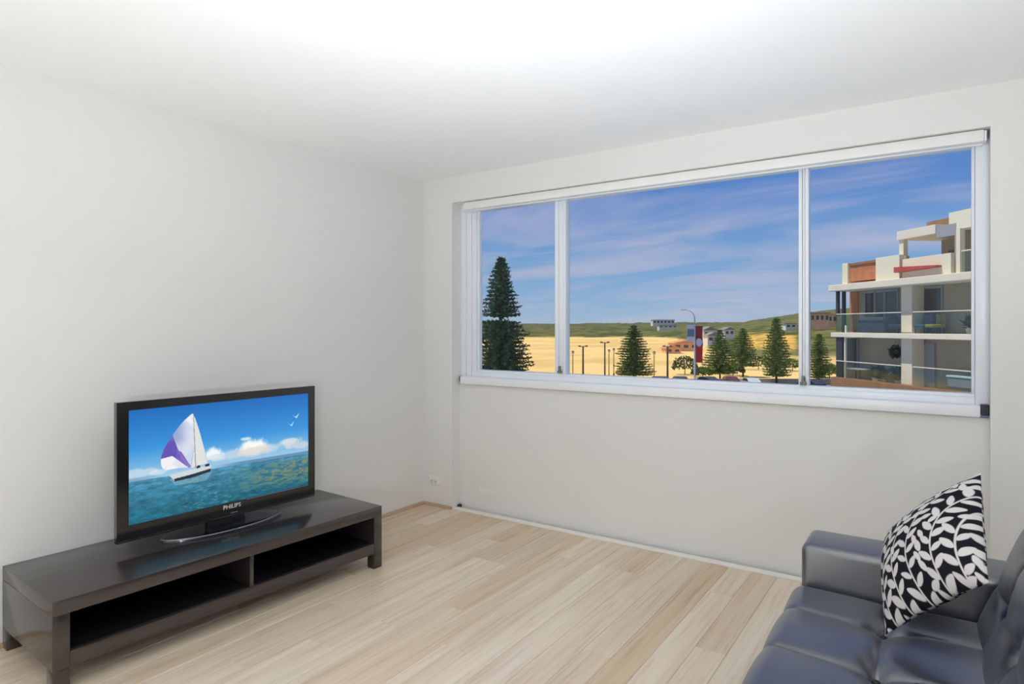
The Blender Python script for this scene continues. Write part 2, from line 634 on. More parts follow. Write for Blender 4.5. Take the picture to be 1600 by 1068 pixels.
MB().box(-0.066, 0.066, -0.006, 0.0, -0.024, 0.024, bev=0.003).build('plate', M['plate_painted'], bp_, auto=40)
MB().lathe([(0.004, 0), (0.004, 0.002), (0.001, 0.003)], 10, Matrix.Translation((0, -0.006, 0)) @ Matrix.Rotation(PI / 2, 4, 'X')).build('screw', M['plate_painted'], bp_)

# ------------------------------------------------------------------ added fill lights, unseen below and behind the camera
for i, (lx, ly, lz, en, aim, spread) in enumerate(ADDED_LIGHTS):
    r = empty('floor_lamp', (lx, ly, 0), label=['white standing lamp by the sofa behind the viewer, its bowl turned up to the ceiling',
                                                'low white floor uplighter in the middle of the room',
                                                'low white floor uplighter against the rear of the room behind the viewer'][i], cat='lamp')
    MB().lathe([(0.15, 0), (0.15, 0.02), (0.02, 0.035)], 28).build('base', M['white'], r, auto=40)
    MB().lathe([(0.013, 0.03), (0.013, lz - 0.10)], 12).build('pole', M['white'], r, auto=40)
    q = Vector(aim).to_track_quat('Z', 'Y').to_matrix().to_4x4()
    b = MB()
    b.lathe([(0.02, -0.12), (0.12, -0.08), (0.17, 0.0), (0.165, 0.0), (0.115, -0.07), (0.02, -0.10)], 32, Matrix.Translation((0, 0, lz)) @ q)
    b.build('shade', M['white'], r, auto=50)
    ld = bpy.data.lights.new('bulb', 'AREA')
    ld.shape = 'DISK'
    ld.size = 0.30
    ld.energy = en
    ld.color = (0.85, 0.92, 1.0)
    ld.spread = math.radians(spread)
    lo = bpy.data.objects.new('bulb', ld)
    COL.objects.link(lo)
    lo.parent = r
    lo.location = Vector((0, 0, lz)) + Vector(aim).normalized() * 0.005
    lo.rotation_euler = (-Vector(aim)).to_track_quat('Z', 'Y').to_euler()

# ------------------------------------------------------------------ television bench
BL, BD, BH = 1.603, 0.60, 0.35
brz = -math.atan2(0.08, 1.601)
Lv = Vector((0.08, 1.601, 0)).normalized()
Dv = Vector((-Lv.y, Lv.x, 0))
bc = Vector((-2.742, 0.98, 0)) + Lv * BL / 2 + Dv * BD / 2
bench = empty('tv_bench', bc, brz, 'long low black-brown bench with two open bays under the television', 'bench')
hx, hy = BD / 2, BL / 2          # local +x faces the room, local y runs along the bench
BV = 0.0025
MB().box(-hx, hx, -hy, hy, BH - 0.057, BH, bev=BV).build('top', M['bench'], bench, auto=40)
for s in (-1, 1):
    MB().box(-hx, hx, s * hy - (0.058 if s > 0 else 0), s * hy + (0.058 if s < 0 else 0), 0.086, BH - 0.057, bev=BV).build('side_panel', M['bench'], bench, auto=40)
    for q in (-1, 1):
        MB().box(q * hx - (0.058 if q > 0 else 0), q * hx + (0.058 if q < 0 else 0),
                 s * hy - (0.058 if s > 0 else 0), s * hy + (0.058 if s < 0 else 0), 0.0, 0.086, bev=BV).build('leg', M['bench'], bench, auto=40)
MB().box(-hx, hx, -hy + 0.058, hy - 0.058, 0.086, 0.146, bev=BV).build('shelf', M['bench'], bench, auto=40)
MB().box(-hx + 0.02, hx - 0.004, -0.010, 0.010, 0.146, BH - 0.057, bev=0.001).build('divider', M['bench'], bench, auto=40)
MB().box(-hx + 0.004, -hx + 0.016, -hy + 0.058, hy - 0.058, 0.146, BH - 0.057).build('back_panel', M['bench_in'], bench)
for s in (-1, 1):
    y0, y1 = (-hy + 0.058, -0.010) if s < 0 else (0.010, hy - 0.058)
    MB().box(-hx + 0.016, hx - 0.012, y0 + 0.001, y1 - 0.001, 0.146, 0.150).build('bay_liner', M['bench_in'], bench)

# ------------------------------------------------------------------ television
tvA, tvB = Vector((-3.055, 1.34, 0)), Vector((-2.997, 2.376, 0))
tvd = (tvB - tvA)
TW = tvd.length
trz = -math.atan2(tvd.x, tvd.y)
tvc = (tvA + tvB) / 2
TZ0, TZ1 = 0.402, 1.038
tv = empty('television', (tvc.x, tvc.y, BH), trz, 'large black flat television showing a sailing boat, standing on the low bench', 'television')
zb, zt = TZ0 - BH, TZ1 - BH
th_ = TW / 2
bl, br_, bt, bb = 0.050, 0.040, 0.040, 0.073
# bezel ring : four mitred bars in one part
sx0, sx1, sz0, sz1 = -th_ + bl, th_ - br_, zb + bb, zt - bt
b = MB()
for q in ((-th_, th_, zb, sz0), (-th_, th_, sz1, zt), (-th_, sx0, sz0, sz1), (sx1, th_, sz0, sz1)):
    b.box(-0.030, 0.0, q[0], q[1], q[2], q[3])
bz = b.build('bezel', M['tv_black'], tv)
b = MB().box(-0.001, 0.004, -th_ + 0.001, th_ - 0.001, zb + 0.001, zb + 0.010, bev=0.002)
b.build('lower_lip', M['tv_black'], tv, auto=40)
b = MB()
b.box(-0.034, -0.028, -th_ + 0.002, th_ - 0.002, zb + 0.002, zt - 0.002)
b.box(-0.085, -0.034, -th_ + 0.06, th_ - 0.06, zb + 0.04, zt - 0.07, bev=0.015)
b.build('back_shell', M['tv_back'], tv, auto=40)

NW, NH = 520, 292


def screen_picture():
    U, V = np.meshgrid((np.arange(NW) + 0.5) / NW, (np.arange(NH) + 0.5) / NH, indexing='ij')   # V down
    rng = np.random.default_rng(5)

    def noise(fx, fy, seed, oct_=4):
        r = np.random.default_rng(seed)
        tot = np.zeros_like(U)
        amp = 1.0
        s = 0
        for k in range(oct_):
            gx, gy = int(fx * 2 ** k) + 2, int(fy * 2 ** k) + 2
            g = r.random((gx + 1, gy + 1))
            x, y = U * (gx - 1), V * (gy - 1)
            i, j = x.astype(int), y.astype(int)
            a, c = x - i, y - j
            a, c = a * a * (3 - 2 * a), c * c * (3 - 2 * c)
            tot += amp * (g[i, j] * (1 - a) * (1 - c) + g[i + 1, j] * a * (1 - c) + g[i, j + 1] * (1 - a) * c + g[i + 1, j + 1] * a * c)
            s += amp
            amp *= 0.55
        return tot / s

    def c(r, g, b_):
        return np.array([r, g, b_], float)

    img = np.zeros(U.shape + (3,))
    hor = 0.625 + 0.035 * U

    def ss(a, b_, x):
        t = np.clip((x - a) / (b_ - a), 0, 1)
        return t * t * (3 - 2 * t)
    t = np.clip(V / hor, 0, 1)
    top, mid, low = c(18, 104, 186), c(52, 146, 218), c(165, 205, 232)
    skyc = np.where((t < 0.55)[..., None], top + (mid - top) * (t / 0.55)[..., None], mid + (low - mid) * ((t - 0.55) / 0.45)[..., None])
    img[:] = skyc

    def blend(mask, col):
        m = np.clip(mask, 0, 1)[..., None]
        img[:] = img * (1 - m) + np.asarray(col) * m
    n = noise(10, 6, 3)
    n2 = noise(28, 14, 8)
    nn = n * 0.6 + n2 * 0.4

    def cloud(cu, cv, ru, rv, col, k=1.0, soft=0.5):
        d = np.sqrt(((U - cu) / ru) ** 2 + ((V - cv) / rv) ** 2) + (nn - 0.5) * 1.5
        blend(k * ss(1.0, 1.0 - soft, d), col)
    cloud(0.62, 0.53, 0.30, 0.06, (206, 218, 228), 0.7)
    cloud(0.42, 0.50, 0.065, 0.085, (240, 244, 246))
    cloud(0.43, 0.54, 0.06, 0.06, (214, 224, 232), 0.8)
    cloud(0.63, 0.475, 0.10, 0.085, (248, 246, 242))
    cloud(0.64, 0.53, 0.11, 0.05, (222, 214, 210), 0.8)
    cloud(0.60, 0.40, 0.045, 0.025, (236, 240, 244), 0.8)
    cloud(0.87, 0.50, 0.10, 0.055, (226, 226, 226), 0.85)
    cloud(0.93, 0.55, 0.12, 0.05, (205, 212, 220), 0.8)
    cloud(0.06, 0.56, 0.10, 0.045, (196, 216, 230), 0.8)
    cloud(0.14, 0.58, 0.06, 0.03, (226, 230, 236), 0.6)
    # distant shore
    blend(ss(hor - 0.035, hor - 0.022, V) * ss(hor + 0.01, hor, V) * (0.8 * ss(0.35, 0.6, U) + 0.45 * ss(0.2, 0.02, U)), (88, 128, 160))
    # sea
    w1 = noise(16, 46, 11, 4)
    w2 = noise(50, 90, 12, 3)
    ww = w1 * 0.6 + w2 * 0.4
    dep = np.clip((V - hor) / (1 - hor), 0, 1)
    sea0, sea1 = c(70, 140, 172), c(16, 96, 120)
    sea = sea0 + (sea1 - sea0) * dep[..., None]
    sea = sea * (0.55 + 0.9 * ww)[..., None]
    m = ss(hor - 0.004, hor + 0.004, V)
    img[:] = img * (1 - m[..., None]) + sea * m[..., None]
    gold = ss(0.50, 0.52, ww + 0.12 * (U - 0.75)) * ss(0.35, 0.75, U) * ss(0.03, 0.18, dep) * ss(1.05, 0.6, dep) * m
    blend(gold * 0.55, (120, 128, 84))
    blend(ss(0.56, 0.66, w2) * ss(0.55, 0.85, U) * ss(0.1, 0.3, dep) * ss(0.95, 0.5, dep) * m * 0.55, (170, 146, 84))
    blend(ss(0.60, 0.70, w2) * ss(0.2, 0.35, U) * ss(0.6, 0.45, U) * dep * 0.5, (150, 190, 180))

    def poly(pts):
        inside = np.zeros(U.shape, bool)
        for (x0, y0), (x1, y1) in zip(pts, pts[1:] + pts[:1]):
            cond = ((V < y0) != (V < y1))
            with np.errstate(divide='ignore', invalid='ignore'):
                xi = (x1 - x0) * (V - y0) / (y1 - y0) + x0
            inside ^= cond & (U < xi)
        return inside.astype(float)

    def curve(pts, steps=12):
        out = []
        P = [np.array(p, float) for p in pts]
        P = [P[0]] + P + [P[-1]]
        for i in range(1, len(P) - 2):
            for k in range(steps):
                t_ = k / steps
                a, b_, c_, d = P[i - 1], P[i], P[i + 1], P[i + 2]
                out.append(tuple(0.5 * ((2 * b_) + (c_ - a) * t_ + (2 * a - 5 * b_ + 4 * c_ - d) * t_ ** 2 + (3 * b_ - a - 3 * c_ + d) * t_ ** 3)))
        out.append(tuple(P[-1]))
        return out
    # reflection below the hull
    blend(poly([(0.19, 0.66), (0.41, 0.665), (0.38, 0.74), (0.22, 0.73)]) * 0.35, (190, 200, 205))
    # spinnaker
    spin = curve([(0.305, 0.085), (0.255, 0.16), (0.205, 0.27), (0.165, 0.38), (0.150, 0.47), (0.156, 0.545), (0.175, 0.575)]) + \
        curve([(0.175, 0.575), (0.235, 0.575), (0.296, 0.590)]) + curve([(0.296, 0.590), (0.312, 0.42), (0.318, 0.25), (0.312, 0.10)])
    ms = poly(spin)
    blend(ms, (214, 220, 236))
    blend(ms * ss(0.24, 0.12, V), (246, 246, 250))
    blend(ms * ss(0.30, 0.22, U) * ss(0.40, 0.30, V), (150, 165, 205))
    band = poly([(0.13, 0.47), (0.155, 0.37), (0.205, 0.255), (0.232, 0.40), (0.296, 0.57), (0.285, 0.585), (0.205, 0.455)])
    blend(ms * band, (98, 82, 176))
    blend(ms * poly([(0.22, 0.40), (0.25, 0.43), (0.300, 0.585), (0.285, 0.59)]), (132, 96, 190))
    blend(ms * poly([(0.14, 0.47), (0.205, 0.46), (0.285, 0.59), (0.17, 0.60)]), (240, 238, 244))
    blend(ms * ss(0.48, 0.42, nn) * 0.22, (170, 180, 205))
    # main sail
    main = curve([(0.312, 0.10), (0.335, 0.22), (0.362, 0.40), (0.387, 0.575)]) + [(0.300, 0.595)] + curve([(0.300, 0.595), (0.313, 0.40), (0.312, 0.10)])
    mm = poly(main)
    blend(mm, (222, 224, 222))
    blend(mm * ss(0.345, 0.375, U - 0.02 + 0.1 * (0.5 - V)), (176, 186, 190))
    # mast
    blend(poly([(0.309, 0.09), (0.313, 0.09), (0.326, 0.63), (0.320, 0.63)]) * 0.6, (110, 120, 128))
    # hull
    blend(poly([(0.190, 0.628), (0.235, 0.617), (0.33, 0.605), (0.405, 0.600), (0.402, 0.645), (0.30, 0.672), (0.215, 0.685)]), (206, 214, 216))
    blend(poly([(0.212, 0.668), (0.30, 0.655), (0.402, 0.632), (0.400, 0.662), (0.31, 0.686), (0.218, 0.694)]), (28, 44, 56))
    blend(poly([(0.326, 0.585), (0.345, 0.582), (0.347, 0.607), (0.326, 0.609)]), (30, 36, 44))
    blend(poly([(0.372, 0.585), (0.394, 0.582), (0.396, 0.604), (0.372, 0.607)]), (36, 42, 50))
    # two gulls
    for gu, gv, k in ((0.915, 0.235, 1.0), (0.882, 0.315, 0.9)):
        blend(poly([(gu - 0.026 * k, gv - 0.02 * k), (gu - 0.002, gv + 0.008), (gu + 0.024 * k, gv - 0.035 * k), (gu + 0.004, gv + 0.026 * k)]), (190, 222, 242))
    s = np.clip(img, 0, 255) / 255.0
    return np.where(s <= 0.04045, s / 12.92, ((s + 0.055) / 1.055) ** 2.4)


pic = screen_picture()
yy = sx0 + (sx1 - sx0) * np.arange(NW) / (NW - 1)
zz_ = sz1 + (sz0 - sz1) * np.arange(NH) / (NH - 1)
Y2, Z2 = np.meshgrid(yy, zz_, indexing='ij')
P = np.stack([np.full(Y2.size, -0.006), Y2.ravel(), Z2.ravel()], 1)
me = grid_mesh('screen', P, NW, NH)
colour_attr(me, pic.reshape(-1, 3))
scr = link('screen', me, M['screen'], tv)
scr['label'] = 'lit screen with a sailing boat on a blue sea'
# reflected light line under the screen on the far side, built as a bright strip
MB().box(-0.001, 0.002, 0.10, th_ - br_ - 0.004, sz0 - 0.004, sz0 - 0.001).build('screen_trim', M['tv_rim'], tv)


def text_obj(name, txt, size, mt, parent, loc, rot, extrude=0.0006):
    cu = bpy.data.curves.new(name, 'FONT')
    cu.body = txt
    cu.size = size
    cu.align_x = 'CENTER'
    cu.align_y = 'CENTER'
    cu.extrude = extrude
    cu.resolution_u = 2
    tmp = bpy.data.objects.new(name + '_tmp', cu)
    COL.objects.link(tmp)
    dg = bpy.context.evaluated_depsgraph_get()
    me_ = bpy.data.meshes.new_from_object(tmp.evaluated_get(dg))
    bpy.data.objects.remove(tmp)
    bpy.data.curves.remove(cu)
    o = link(name, me_, mt, parent)
    o.location = loc
    o.rotation_euler = rot
    return o


text_obj('lettering', 'PHILIPS', 0.030, M['logo'], tv, (0.0008, 0.02, zb + 0.052), (PI / 2, 0, PI / 2))
MB().box(0.0, 0.003, 0.012, 0.050, zb + 0.016, zb + 0.021, bev=0.001).build('indicator', M['tv_rim'], tv)
# neck and glass foot
MB().box(-0.050, -0.012, -0.10, 0.10, 0.012, zb + 0.03, bev=0.006).build('stand_neck', M['tv_black'], tv, auto=40)
prof = []
b = MB()
nseg = 56
rings = []
for (k, z) in ((1.0, 0.0), (1.0, 0.010), (0.985, 0.0135), (0.94, 0.0145), (0.5, 0.0155)):
    ring = []
    for i in range(nseg):
        a = 2 * PI * i / nseg
        ca, sa = math.cos(a), math.sin(a)
        ring.append(b.b.verts.new((-0.028 + 0.122 * k * math.copysign(abs(ca) ** 1.15, ca), 0.318 * k * sa, z)))
    rings.append(ring)
for A, B in zip(rings, rings[1:]):
    for i in range(nseg):
        b.b.faces.new((A[i], A[(i + 1) % nseg], B[(i + 1) % nseg], B[i]))
b.b.faces.new(rings[0])
b.b.faces.new(rings[-1])
foot = b.build('stand_foot', M['tv_black'], tv, auto=50)
foot['label'] = 'oval glossy black foot'
b = MB()
pts = []
for i in range(nseg + 1):
    a = 2 * PI * i / nseg
    ca, sa = math.cos(a), math.sin(a)
    pts.append((-0.028 + 0.1205 * math.copysign(abs(ca) ** 1.15, ca), 0.314 * sa, 0.0125))
b.tube(pts, 0.0028, 6)
b.build('foot_rim', M['tv_rim'], foot, smooth=True)['label'] = 'thin bright rim'

# ------------------------------------------------------------------ leather sofa
SY0, SY1 = 1.02, 2.562              # seat between the arms
SXF, SXB = -0.455, 0.12
SEAMY = [2.335 - 0.305 * k for k in range(5)]
sofa = empty('sofa', (0.1, 1.8, 0), label='black leather sofa with tufted seat and square arm near the window wall', cat='sofa')
SO = Vector(sofa.location)


def sp(o):
    o.parent = sofa
    o.location = -SO
    return o


def cushion_grid(name, nu, nv, su, sv, edge, fn, mt):
    """closed padded slab: fn(s,t,h)->xyz ; s,t in metres on the face, h height above the face plane.
       su,sv face size. edge rounding radius."""
    # param with extra rows that fold over the sides
    def axis(n, L):
        core = np.linspace(0, L, n)
        e = edge * (1 - np.cos(np.linspace(0, PI / 2, 7)))
        a = np.concatenate([e[:-1], core[(core > edge) & (core < L - edge)], (L - e[:-1])[::-1]])
        return np.unique(np.round(np.concatenate([a, [edge, L - edge]]), 6))
    s, t = axis(nu, su), axis(nv, sv)
    s = np.concatenate([[s[0]], s, [s[-1]]])
    t = np.concatenate([[t[0]], t, [t[-1]]])
    nu, nv = len(s), len(t)
    Sg, Tg = np.meshgrid(s, t, indexing='ij')
    dx = np.minimum(Sg, su - Sg)
    dy = np.minimum(Tg, sv - Tg)

    def rnd(d):
        d = np.clip(d, 0, edge)
        return edge - np.sqrt(np.maximum(edge ** 2 - (edge - d) ** 2, 0))
    h = -rnd(dx) - rnd(dy)
    h = np.maximum(h, -1.15 * edge)
    skirt = np.zeros(Sg.shape, bool)
    skirt[0, :] = skirt[-1, :] = skirt[:, 0] = skirt[:, -1] = True
    return s, t, Sg, Tg, h, skirt


def tuft(S_, T_, seams_s, seams_t, buttons, ds, dt, puff, ps):
    """quilting relief"""
    def nearest(v, ss):
        d = np.full(v.shape, 9.0)
        for q in ss:
            d = np.minimum(d, np.abs(v - q))
        return d
    a = nearest(S_, seams_s)
    c = nearest(T_, seams_t)
    h = -ds * np.exp(-(a / 0.012) ** 1.0) - dt * np.exp(-(c / 0.016) ** 1.0)
    h += puff * (1 - np.exp(-a / 0.10)) * (1 - np.exp(-c / 0.10))
    for (u, v) in buttons:
        r = np.sqrt((S_ - u) ** 2 + (T_ - v) ** 2)
        h -= 0.030 * np.exp(-(r / 0.035) ** 1.3)
        # fan of creases round each button
        an = np.arctan2(T_ - v, S_ - u)
        h -= 0.0022 * np.exp(-((r - 0.05) / 0.04) ** 2) * (0.5 + 0.5 * np.cos(6 * an + u * 40))
    return h


# seat : face coords s = x from front, t = y from near arm
sw, sl = SXB + 0.10 - SXF, SY1 - SY0
s, t, Sg, Tg, h, skirt = cushion_grid('seat', 120, 240, sw, sl, 0.045, None, None)
seamsT = [q - SY0 for q in SEAMY]
relief = tuft(Sg, Tg, seamsT and [0.305], [], [(0.305, q) for q in seamsT], 0.010, 0.0, 0.0, 0)
dT = np.full(Sg.shape, 9.0)
for q in seamsT:
    dT = np.minimum(dT, np.abs(Tg - q + 0.010 * np.sin(Sg * 9)))
relief += -0.009 * np.exp(-dT / 0.010) + 0.009 * (1 - np.exp(-dT / 0.09))
dS = np.abs(Sg - 0.305)
relief += 0.010 * (1 - np.exp(-dS / 0.09))
inner = np.clip(np.minimum(np.minimum(Sg, sw - Sg), np.minimum(Tg, sl - Tg)) / 0.05, 0, 1)
top = 0.412 + h + relief * (0.35 + 0.65 * inner)
xoff = -0.008 * (1 - np.exp(-dT / 0.06)) * np.clip(1 - Sg / 0.12, 0, 1)
X = SXF + Sg + xoff
Yc = SY0 + Tg
Z = np.where(skirt, 0.29, top)
X = np.where(skirt & (Sg <= 0), X + 0.02, X)
P = np.stack([X.ravel(), Yc.ravel(), Z.ravel()], 1)
me = grid_mesh('seat', P, len(s), len(t))
seat = sp(link('seat', me, M['leather'], None, smooth=True))
# buttons
for q in SEAMY:
    for u in (0.305,):
        b = MB()
        b.lathe([(0.011, -0.004), (0.011, 0.001), (0.008, 0.004), (0.003, 0.0055)], 16, Matrix.Translation((SXF + u, q, 0.386)))
        o = b.build('button', M['button'], None, smooth=True)
        sp(o)

# backrest : s = height along the face, t = y
bh, blen = 0.52, SY1 - SY0 + 0.02
bs_, bt_, Sg, Tg, h, skirt = cushion_grid('back', 110, 240, bh, blen, 0.085, None, None)
rowS = [0.21, 0.42]
btns = []
for i, rs in enumerate(rowS):
    for q in SEAMY:
        btns.append((rs, q - SY0))
dT = np.full(Sg.shape, 9.0)
for q in SEAMY:
    dT = np.minimum(dT, np.abs(Tg - (q - SY0)))
dS = np.full(Sg.shape, 9.0)
for q in rowS:
    dS = np.minimum(dS, np.abs(Sg - q))
relief = tuft(Sg, Tg, [], [], btns, 0, 0, 0, 0)
relief += -0.008 * np.exp(-dT / 0.012) + 0.011 * (1 - np.exp(-dT / 0.09)) - 0.004 * np.exp(-dS / 0.012) + 0.007 * (1 - np.exp(-dS / 0.09))
inner = np.clip(np.minimum(np.minimum(Sg, bh - Sg), np.minimum(Tg, blen - Tg)) / 0.06, 0, 1)
hh = h * 1.0 + relief * (0.25 + 0.75 * inner)
tilt = math.radians(19)
up = Vector((math.sin(tilt), 0, math.cos(tilt)))
nrm = Vector((-math.cos(tilt), 0, math.sin(tilt)))
B0 = Vector((0.085, SY0, 0.36))
hh = np.where(skirt, -0.15, hh)
P = np.stack([B0.x + up.x * Sg + nrm.x * hh, B0.y + Tg, B0.z + up.z * Sg + nrm.z * hh], -1).reshape(-1, 3)
me = grid_mesh('backrest', P, len(bs_), len(bt_))
back = sp(link('backrest', me, M['leather'], None, smooth=True))
b = MB()
Mb = Matrix(((up.x, 0, nrm.x, B0.x), (0, 1, 0, B0.y), (up.z, 0, nrm.z, B0.z), (0, 0, 0, 1)))
b.box(0.02, bh - 0.03, 0.01, blen - 0.02, -0.19, -0.10, M=Mb, bev=0.02)
sp(b.build('back_board', M['leather'], None, auto=40))
for (rs, q) in btns:
    b = MB().lathe([(0.011, -0.004), (0.011, 0.001), (0.008, 0.004), (0.003, 0.0055)], 16, Mb @ Matrix.Translation((rs, q, -0.034)))
    sp(b.build('button', M['button'], None, smooth=True))


def arm(y0, y1):
    b = MB()
    b.box(-0.436, 0.36, y0, y1, 0.10, 0.567, bev=0.030, seg=5)
    o = sp(b.build('armrest', M['leather'], None, auto=50))
    # piped seam along the top inner edge
    return o


arm(SY1 + 0.002, 2.80)
arm(SY0 - 0.24, SY0 - 0.002)
sp(MB().box(-0.425, 0.36, SY0, SY1, 0.10, 0.292, bev=0.012).build('base', M['leather'], None, auto=40))
for lx in (-0.38, 0.30):
    for ly in (0.85, 2.73):
        sp(MB().lathe([(0.018, 0.0), (0.020, 0.01), (0.022, 0.10)], 16, Matrix.Translation((lx, ly, 0))).build('leg', M['metal_leg'], None, auto=40))

# ------------------------------------------------------------------ leaf-print cushion leaning in the sofa corner
CN = 250


def leaf_print(U, V):
    """1 where the pale leaf or stem is"""
    r = random.Random(4)
    leaves, stems = [], []
    placed = []

    def ok(p, rad):
        return all((p[0] - a) ** 2 + (p[1] - b_) ** 2 > (0.82 * (rad + c_)) ** 2 for a, b_, c_ in placed)
    step = 0.02
    lean = math.radians(100)
    for k in range(-5, 10):
        # each stem is a long lazy arc, all of them roughly parallel, with leaves in pairs
        p = [-0.28 + 0.188 * k, -0.15 + 0.03 * (k % 2)]
        pts = []
        for n in range(80):
            pts.append(tuple(p))
            ang = math.radians(64) + 0.42 * math.sin(n * step * 4.2 + 0.5) + 0.06 * math.sin(k * 2.1)
            p = [p[0] + step * math.cos(ang), p[1] + step * math.sin(ang)]
            if n % 3 == k % 3:
                for sd_ in ((-1) ** (n // 3),):
                    la = ang + sd_ * math.radians(46 + r.uniform(-7, 7))
                    L = 0.108 * r.uniform(0.9, 1.12)
                    W = L * r.uniform(0.21, 0.26)
                    c0 = (p[0] + math.cos(la) * (L * 0.5 + 0.012), p[1] + math.sin(la) * (L * 0.5 + 0.012))
                    if ok(c0, L * 0.33):
                        placed.append((c0[0], c0[1], L * 0.33))
                        leaves.append((c0[0], c0[1], la, L, W))
        stems.append(pts)
    for k in range(2500):
        c0 = (r.uniform(0, 1), r.uniform(0, 1))
        L = 0.10 * r.uniform(0.85, 1.1)
        if ok(c0, L * 0.46):
            placed.append((c0[0], c0[1], L * 0.40))
            leaves.append((c0[0], c0[1], math.radians(64 + r.choice((-46, 46)) + r.uniform(-12, 12)), L, L * 0.25))
    m = np.zeros(U.shape)
    for pts in stems:
        for (x0, y0), (x1, y1) in zip(pts, pts[1:]):
            if not (-0.1 < x0 < 1.1 and -0.1 < y0 < 1.1):
                continue
            dx, dy = x1 - x0, y1 - y0
            sel = (np.abs(U - x0) < 0.05) & (np.abs(V - y0) < 0.05)
            uu, vv = U[sel], V[sel]
            t_ = np.clip(((uu - x0) * dx + (vv - y0) * dy) / (dx * dx + dy * dy), 0, 1)
            d = np.sqrt((uu - x0 - t_ * dx) ** 2 + (vv - y0 - t_ * dy) ** 2)
            m[sel] = np.maximum(m[sel], np.clip((0.0085 - d) / 0.004, 0, 1))
    for (cx_, cy_, a, L, W) in leaves:
        sel = (np.abs(U - cx_) < L) & (np.abs(V - cy_) < L)
        uu, vv = U[sel] - cx_, V[sel] - cy_
        x_ = (uu * math.cos(a) + vv * math.sin(a)) / (L / 2)
        y_ = (-uu * math.sin(a) + vv * math.cos(a)) / W
        prof = np.sqrt(np.clip(1 - x_ ** 2, 0, 1)) * np.where(x_ > 0, 1 - 0.28 * x_, 1 - 0.12 * np.abs(x_))
        d = (prof - np.abs(y_)) * W
        d = np.where(np.abs(x_) > 1, -1, d)
        # dark gap round the leaf so neighbours read apart
        halo = np.clip((d + 0.010) / 0.004, 0, 1)
        cur = m[sel] * (1 - halo * 0.0)
        m[sel] = np.maximum(cur, np.clip(d / 0.004 + 0.5, 0, 1))
    return m


u = np.linspace(0, 1, CN)
Ug, Vg = np.meshgrid(u, u, indexing='ij')
a_, c_ = 2 * Ug - 1, 2 * Vg - 1
CS = 0.415
prof_ = np.clip((1 - np.abs(a_) ** 2.4) * (1 - np.abs(c_) ** 2.4), 0, 1) ** 0.62
pin = 0.055
px_ = a_ * (1 - pin * (1 - c_ ** 2)) * CS / 2
py_ = c_ * (1 - pin * (1 - a_ ** 2)) * CS / 2
rr = np.random.default_rng(2)
wr_ = 0.006 * np.sin(a_ * 5 + c_ * 3) * np.sin(c_ * 6 - a_ * 2) * (1 - prof_) * np.clip(1.2 - np.abs(a_), 0, 1)
front = np.stack([px_, py_, 0.095 * prof_ + wr_], -1).reshape(-1, 3)
backf = np.stack([px_, py_, -0.060 * prof_ + wr_], -1).reshape(-1, 3)
N2 = CN * CN
i = np.arange(CN - 1)[:, None] * CN + np.arange(CN - 1)[None, :]
q1 = np.stack([i, i + CN, i + CN + 1, i + 1], -1).reshape(-1, 4)
edge_mask = np.zeros((CN, CN), bool)
edge_mask[0, :] = edge_mask[-1, :] = edge_mask[:, 0] = edge_mask[:, -1] = True
idx_b = np.arange(N2) + N2
idx_b = np.where(edge_mask.ravel(), np.arange(N2), idx_b)
q2 = idx_b[q1][:, ::-1]
P = np.concatenate([front, backf])
# the lower right corner is squashed back against the sofa
wk = (((1 + a_) / 2 * (1 - c_) / 2) ** 1.6).ravel()
wk = np.concatenate([wk, wk])[:, None]
P = P + wk * np.array([-0.052, 0.0, -0.02])
pr1 = leaf_print(Ug, Vg).ravel()
pr2 = leaf_print(1 - Ug, Vg).ravel()
prn = np.concatenate([pr1, pr2])[:, None]
dark = np.array(lin(20, 20, 28)[:3])
pale = np.array(lin(208, 203, 202)[:3])
C = dark * (1 - prn) + pale * prn
used = np.unique(np.concatenate([q1.ravel(), q2.ravel()]))
remap = np.full(2 * N2, -1)
remap[used] = np.arange(len(used))
me = bpy.data.meshes.new('scatter_cushion')
set_mesh(me, P[used], remap[np.concatenate([q1, q2])])
colour_attr(me, C[used])
cu = link('scatter_cushion', me, M['cushion'], None, smooth=True)
tag(cu, 'square cushion with white leaf print on black, leaning in the sofa corner', 'cushion')
av = Vector((0.628, -0.308, 0.715)).normalized()
bv = Vector((-0.0467, 0.902, 0.429))
bv = (bv - av * bv.dot(av)).normalized()
R3 = Matrix((av, bv, av.cross(bv))).transposed().to_4x4()
cu.matrix_world = Matrix.Translation((-0.018, 2.325, 0.690)) @ R3
#EXTERIOR
# ------------------------------------------------------------------ outside: terrain
GZ = -7.6                                    # street level below the flat


def at(px, depth, z=None, py=None):
    """point on the sight line through column px at the given depth along the view axis"""
    l = (px - 800.0) / F_PX
    zz = z if z is not None else CAM_H - (py - HORIZON) / F_PX * depth
    p = FW * depth + RT * (l * depth)
    return Vector((p.x, p.y, zz))


def mix_np(a, b_, t):
    return a + (b_ - a) * t[..., None]


def sstep(a, b_, x):
    t = np.clip((x - a) / (b_ - a), 0, 1)
    return t * t * (3 - 2 * t)


def vnoise(X, Y, seed):
    r = np.random.default_rng(seed)
    g = r.random((256, 256))
    xi, yi = np.floor(X).astype(int), np.floor(Y).astype(int)
    fx, fy = X - xi, Y - yi
    fx, fy = fx * fx * (3 - 2 * fx), fy * fy * (3 - 2 * fy)
    q = lambda i, j: g[i % 256, j % 256]
    return q(xi, yi) * (1 - fx) * (1 - fy) + q(xi + 1, yi) * fx * (1 - fy) + q(xi, yi + 1) * (1 - fx) * fy + q(xi + 1, yi + 1) * fx * fy


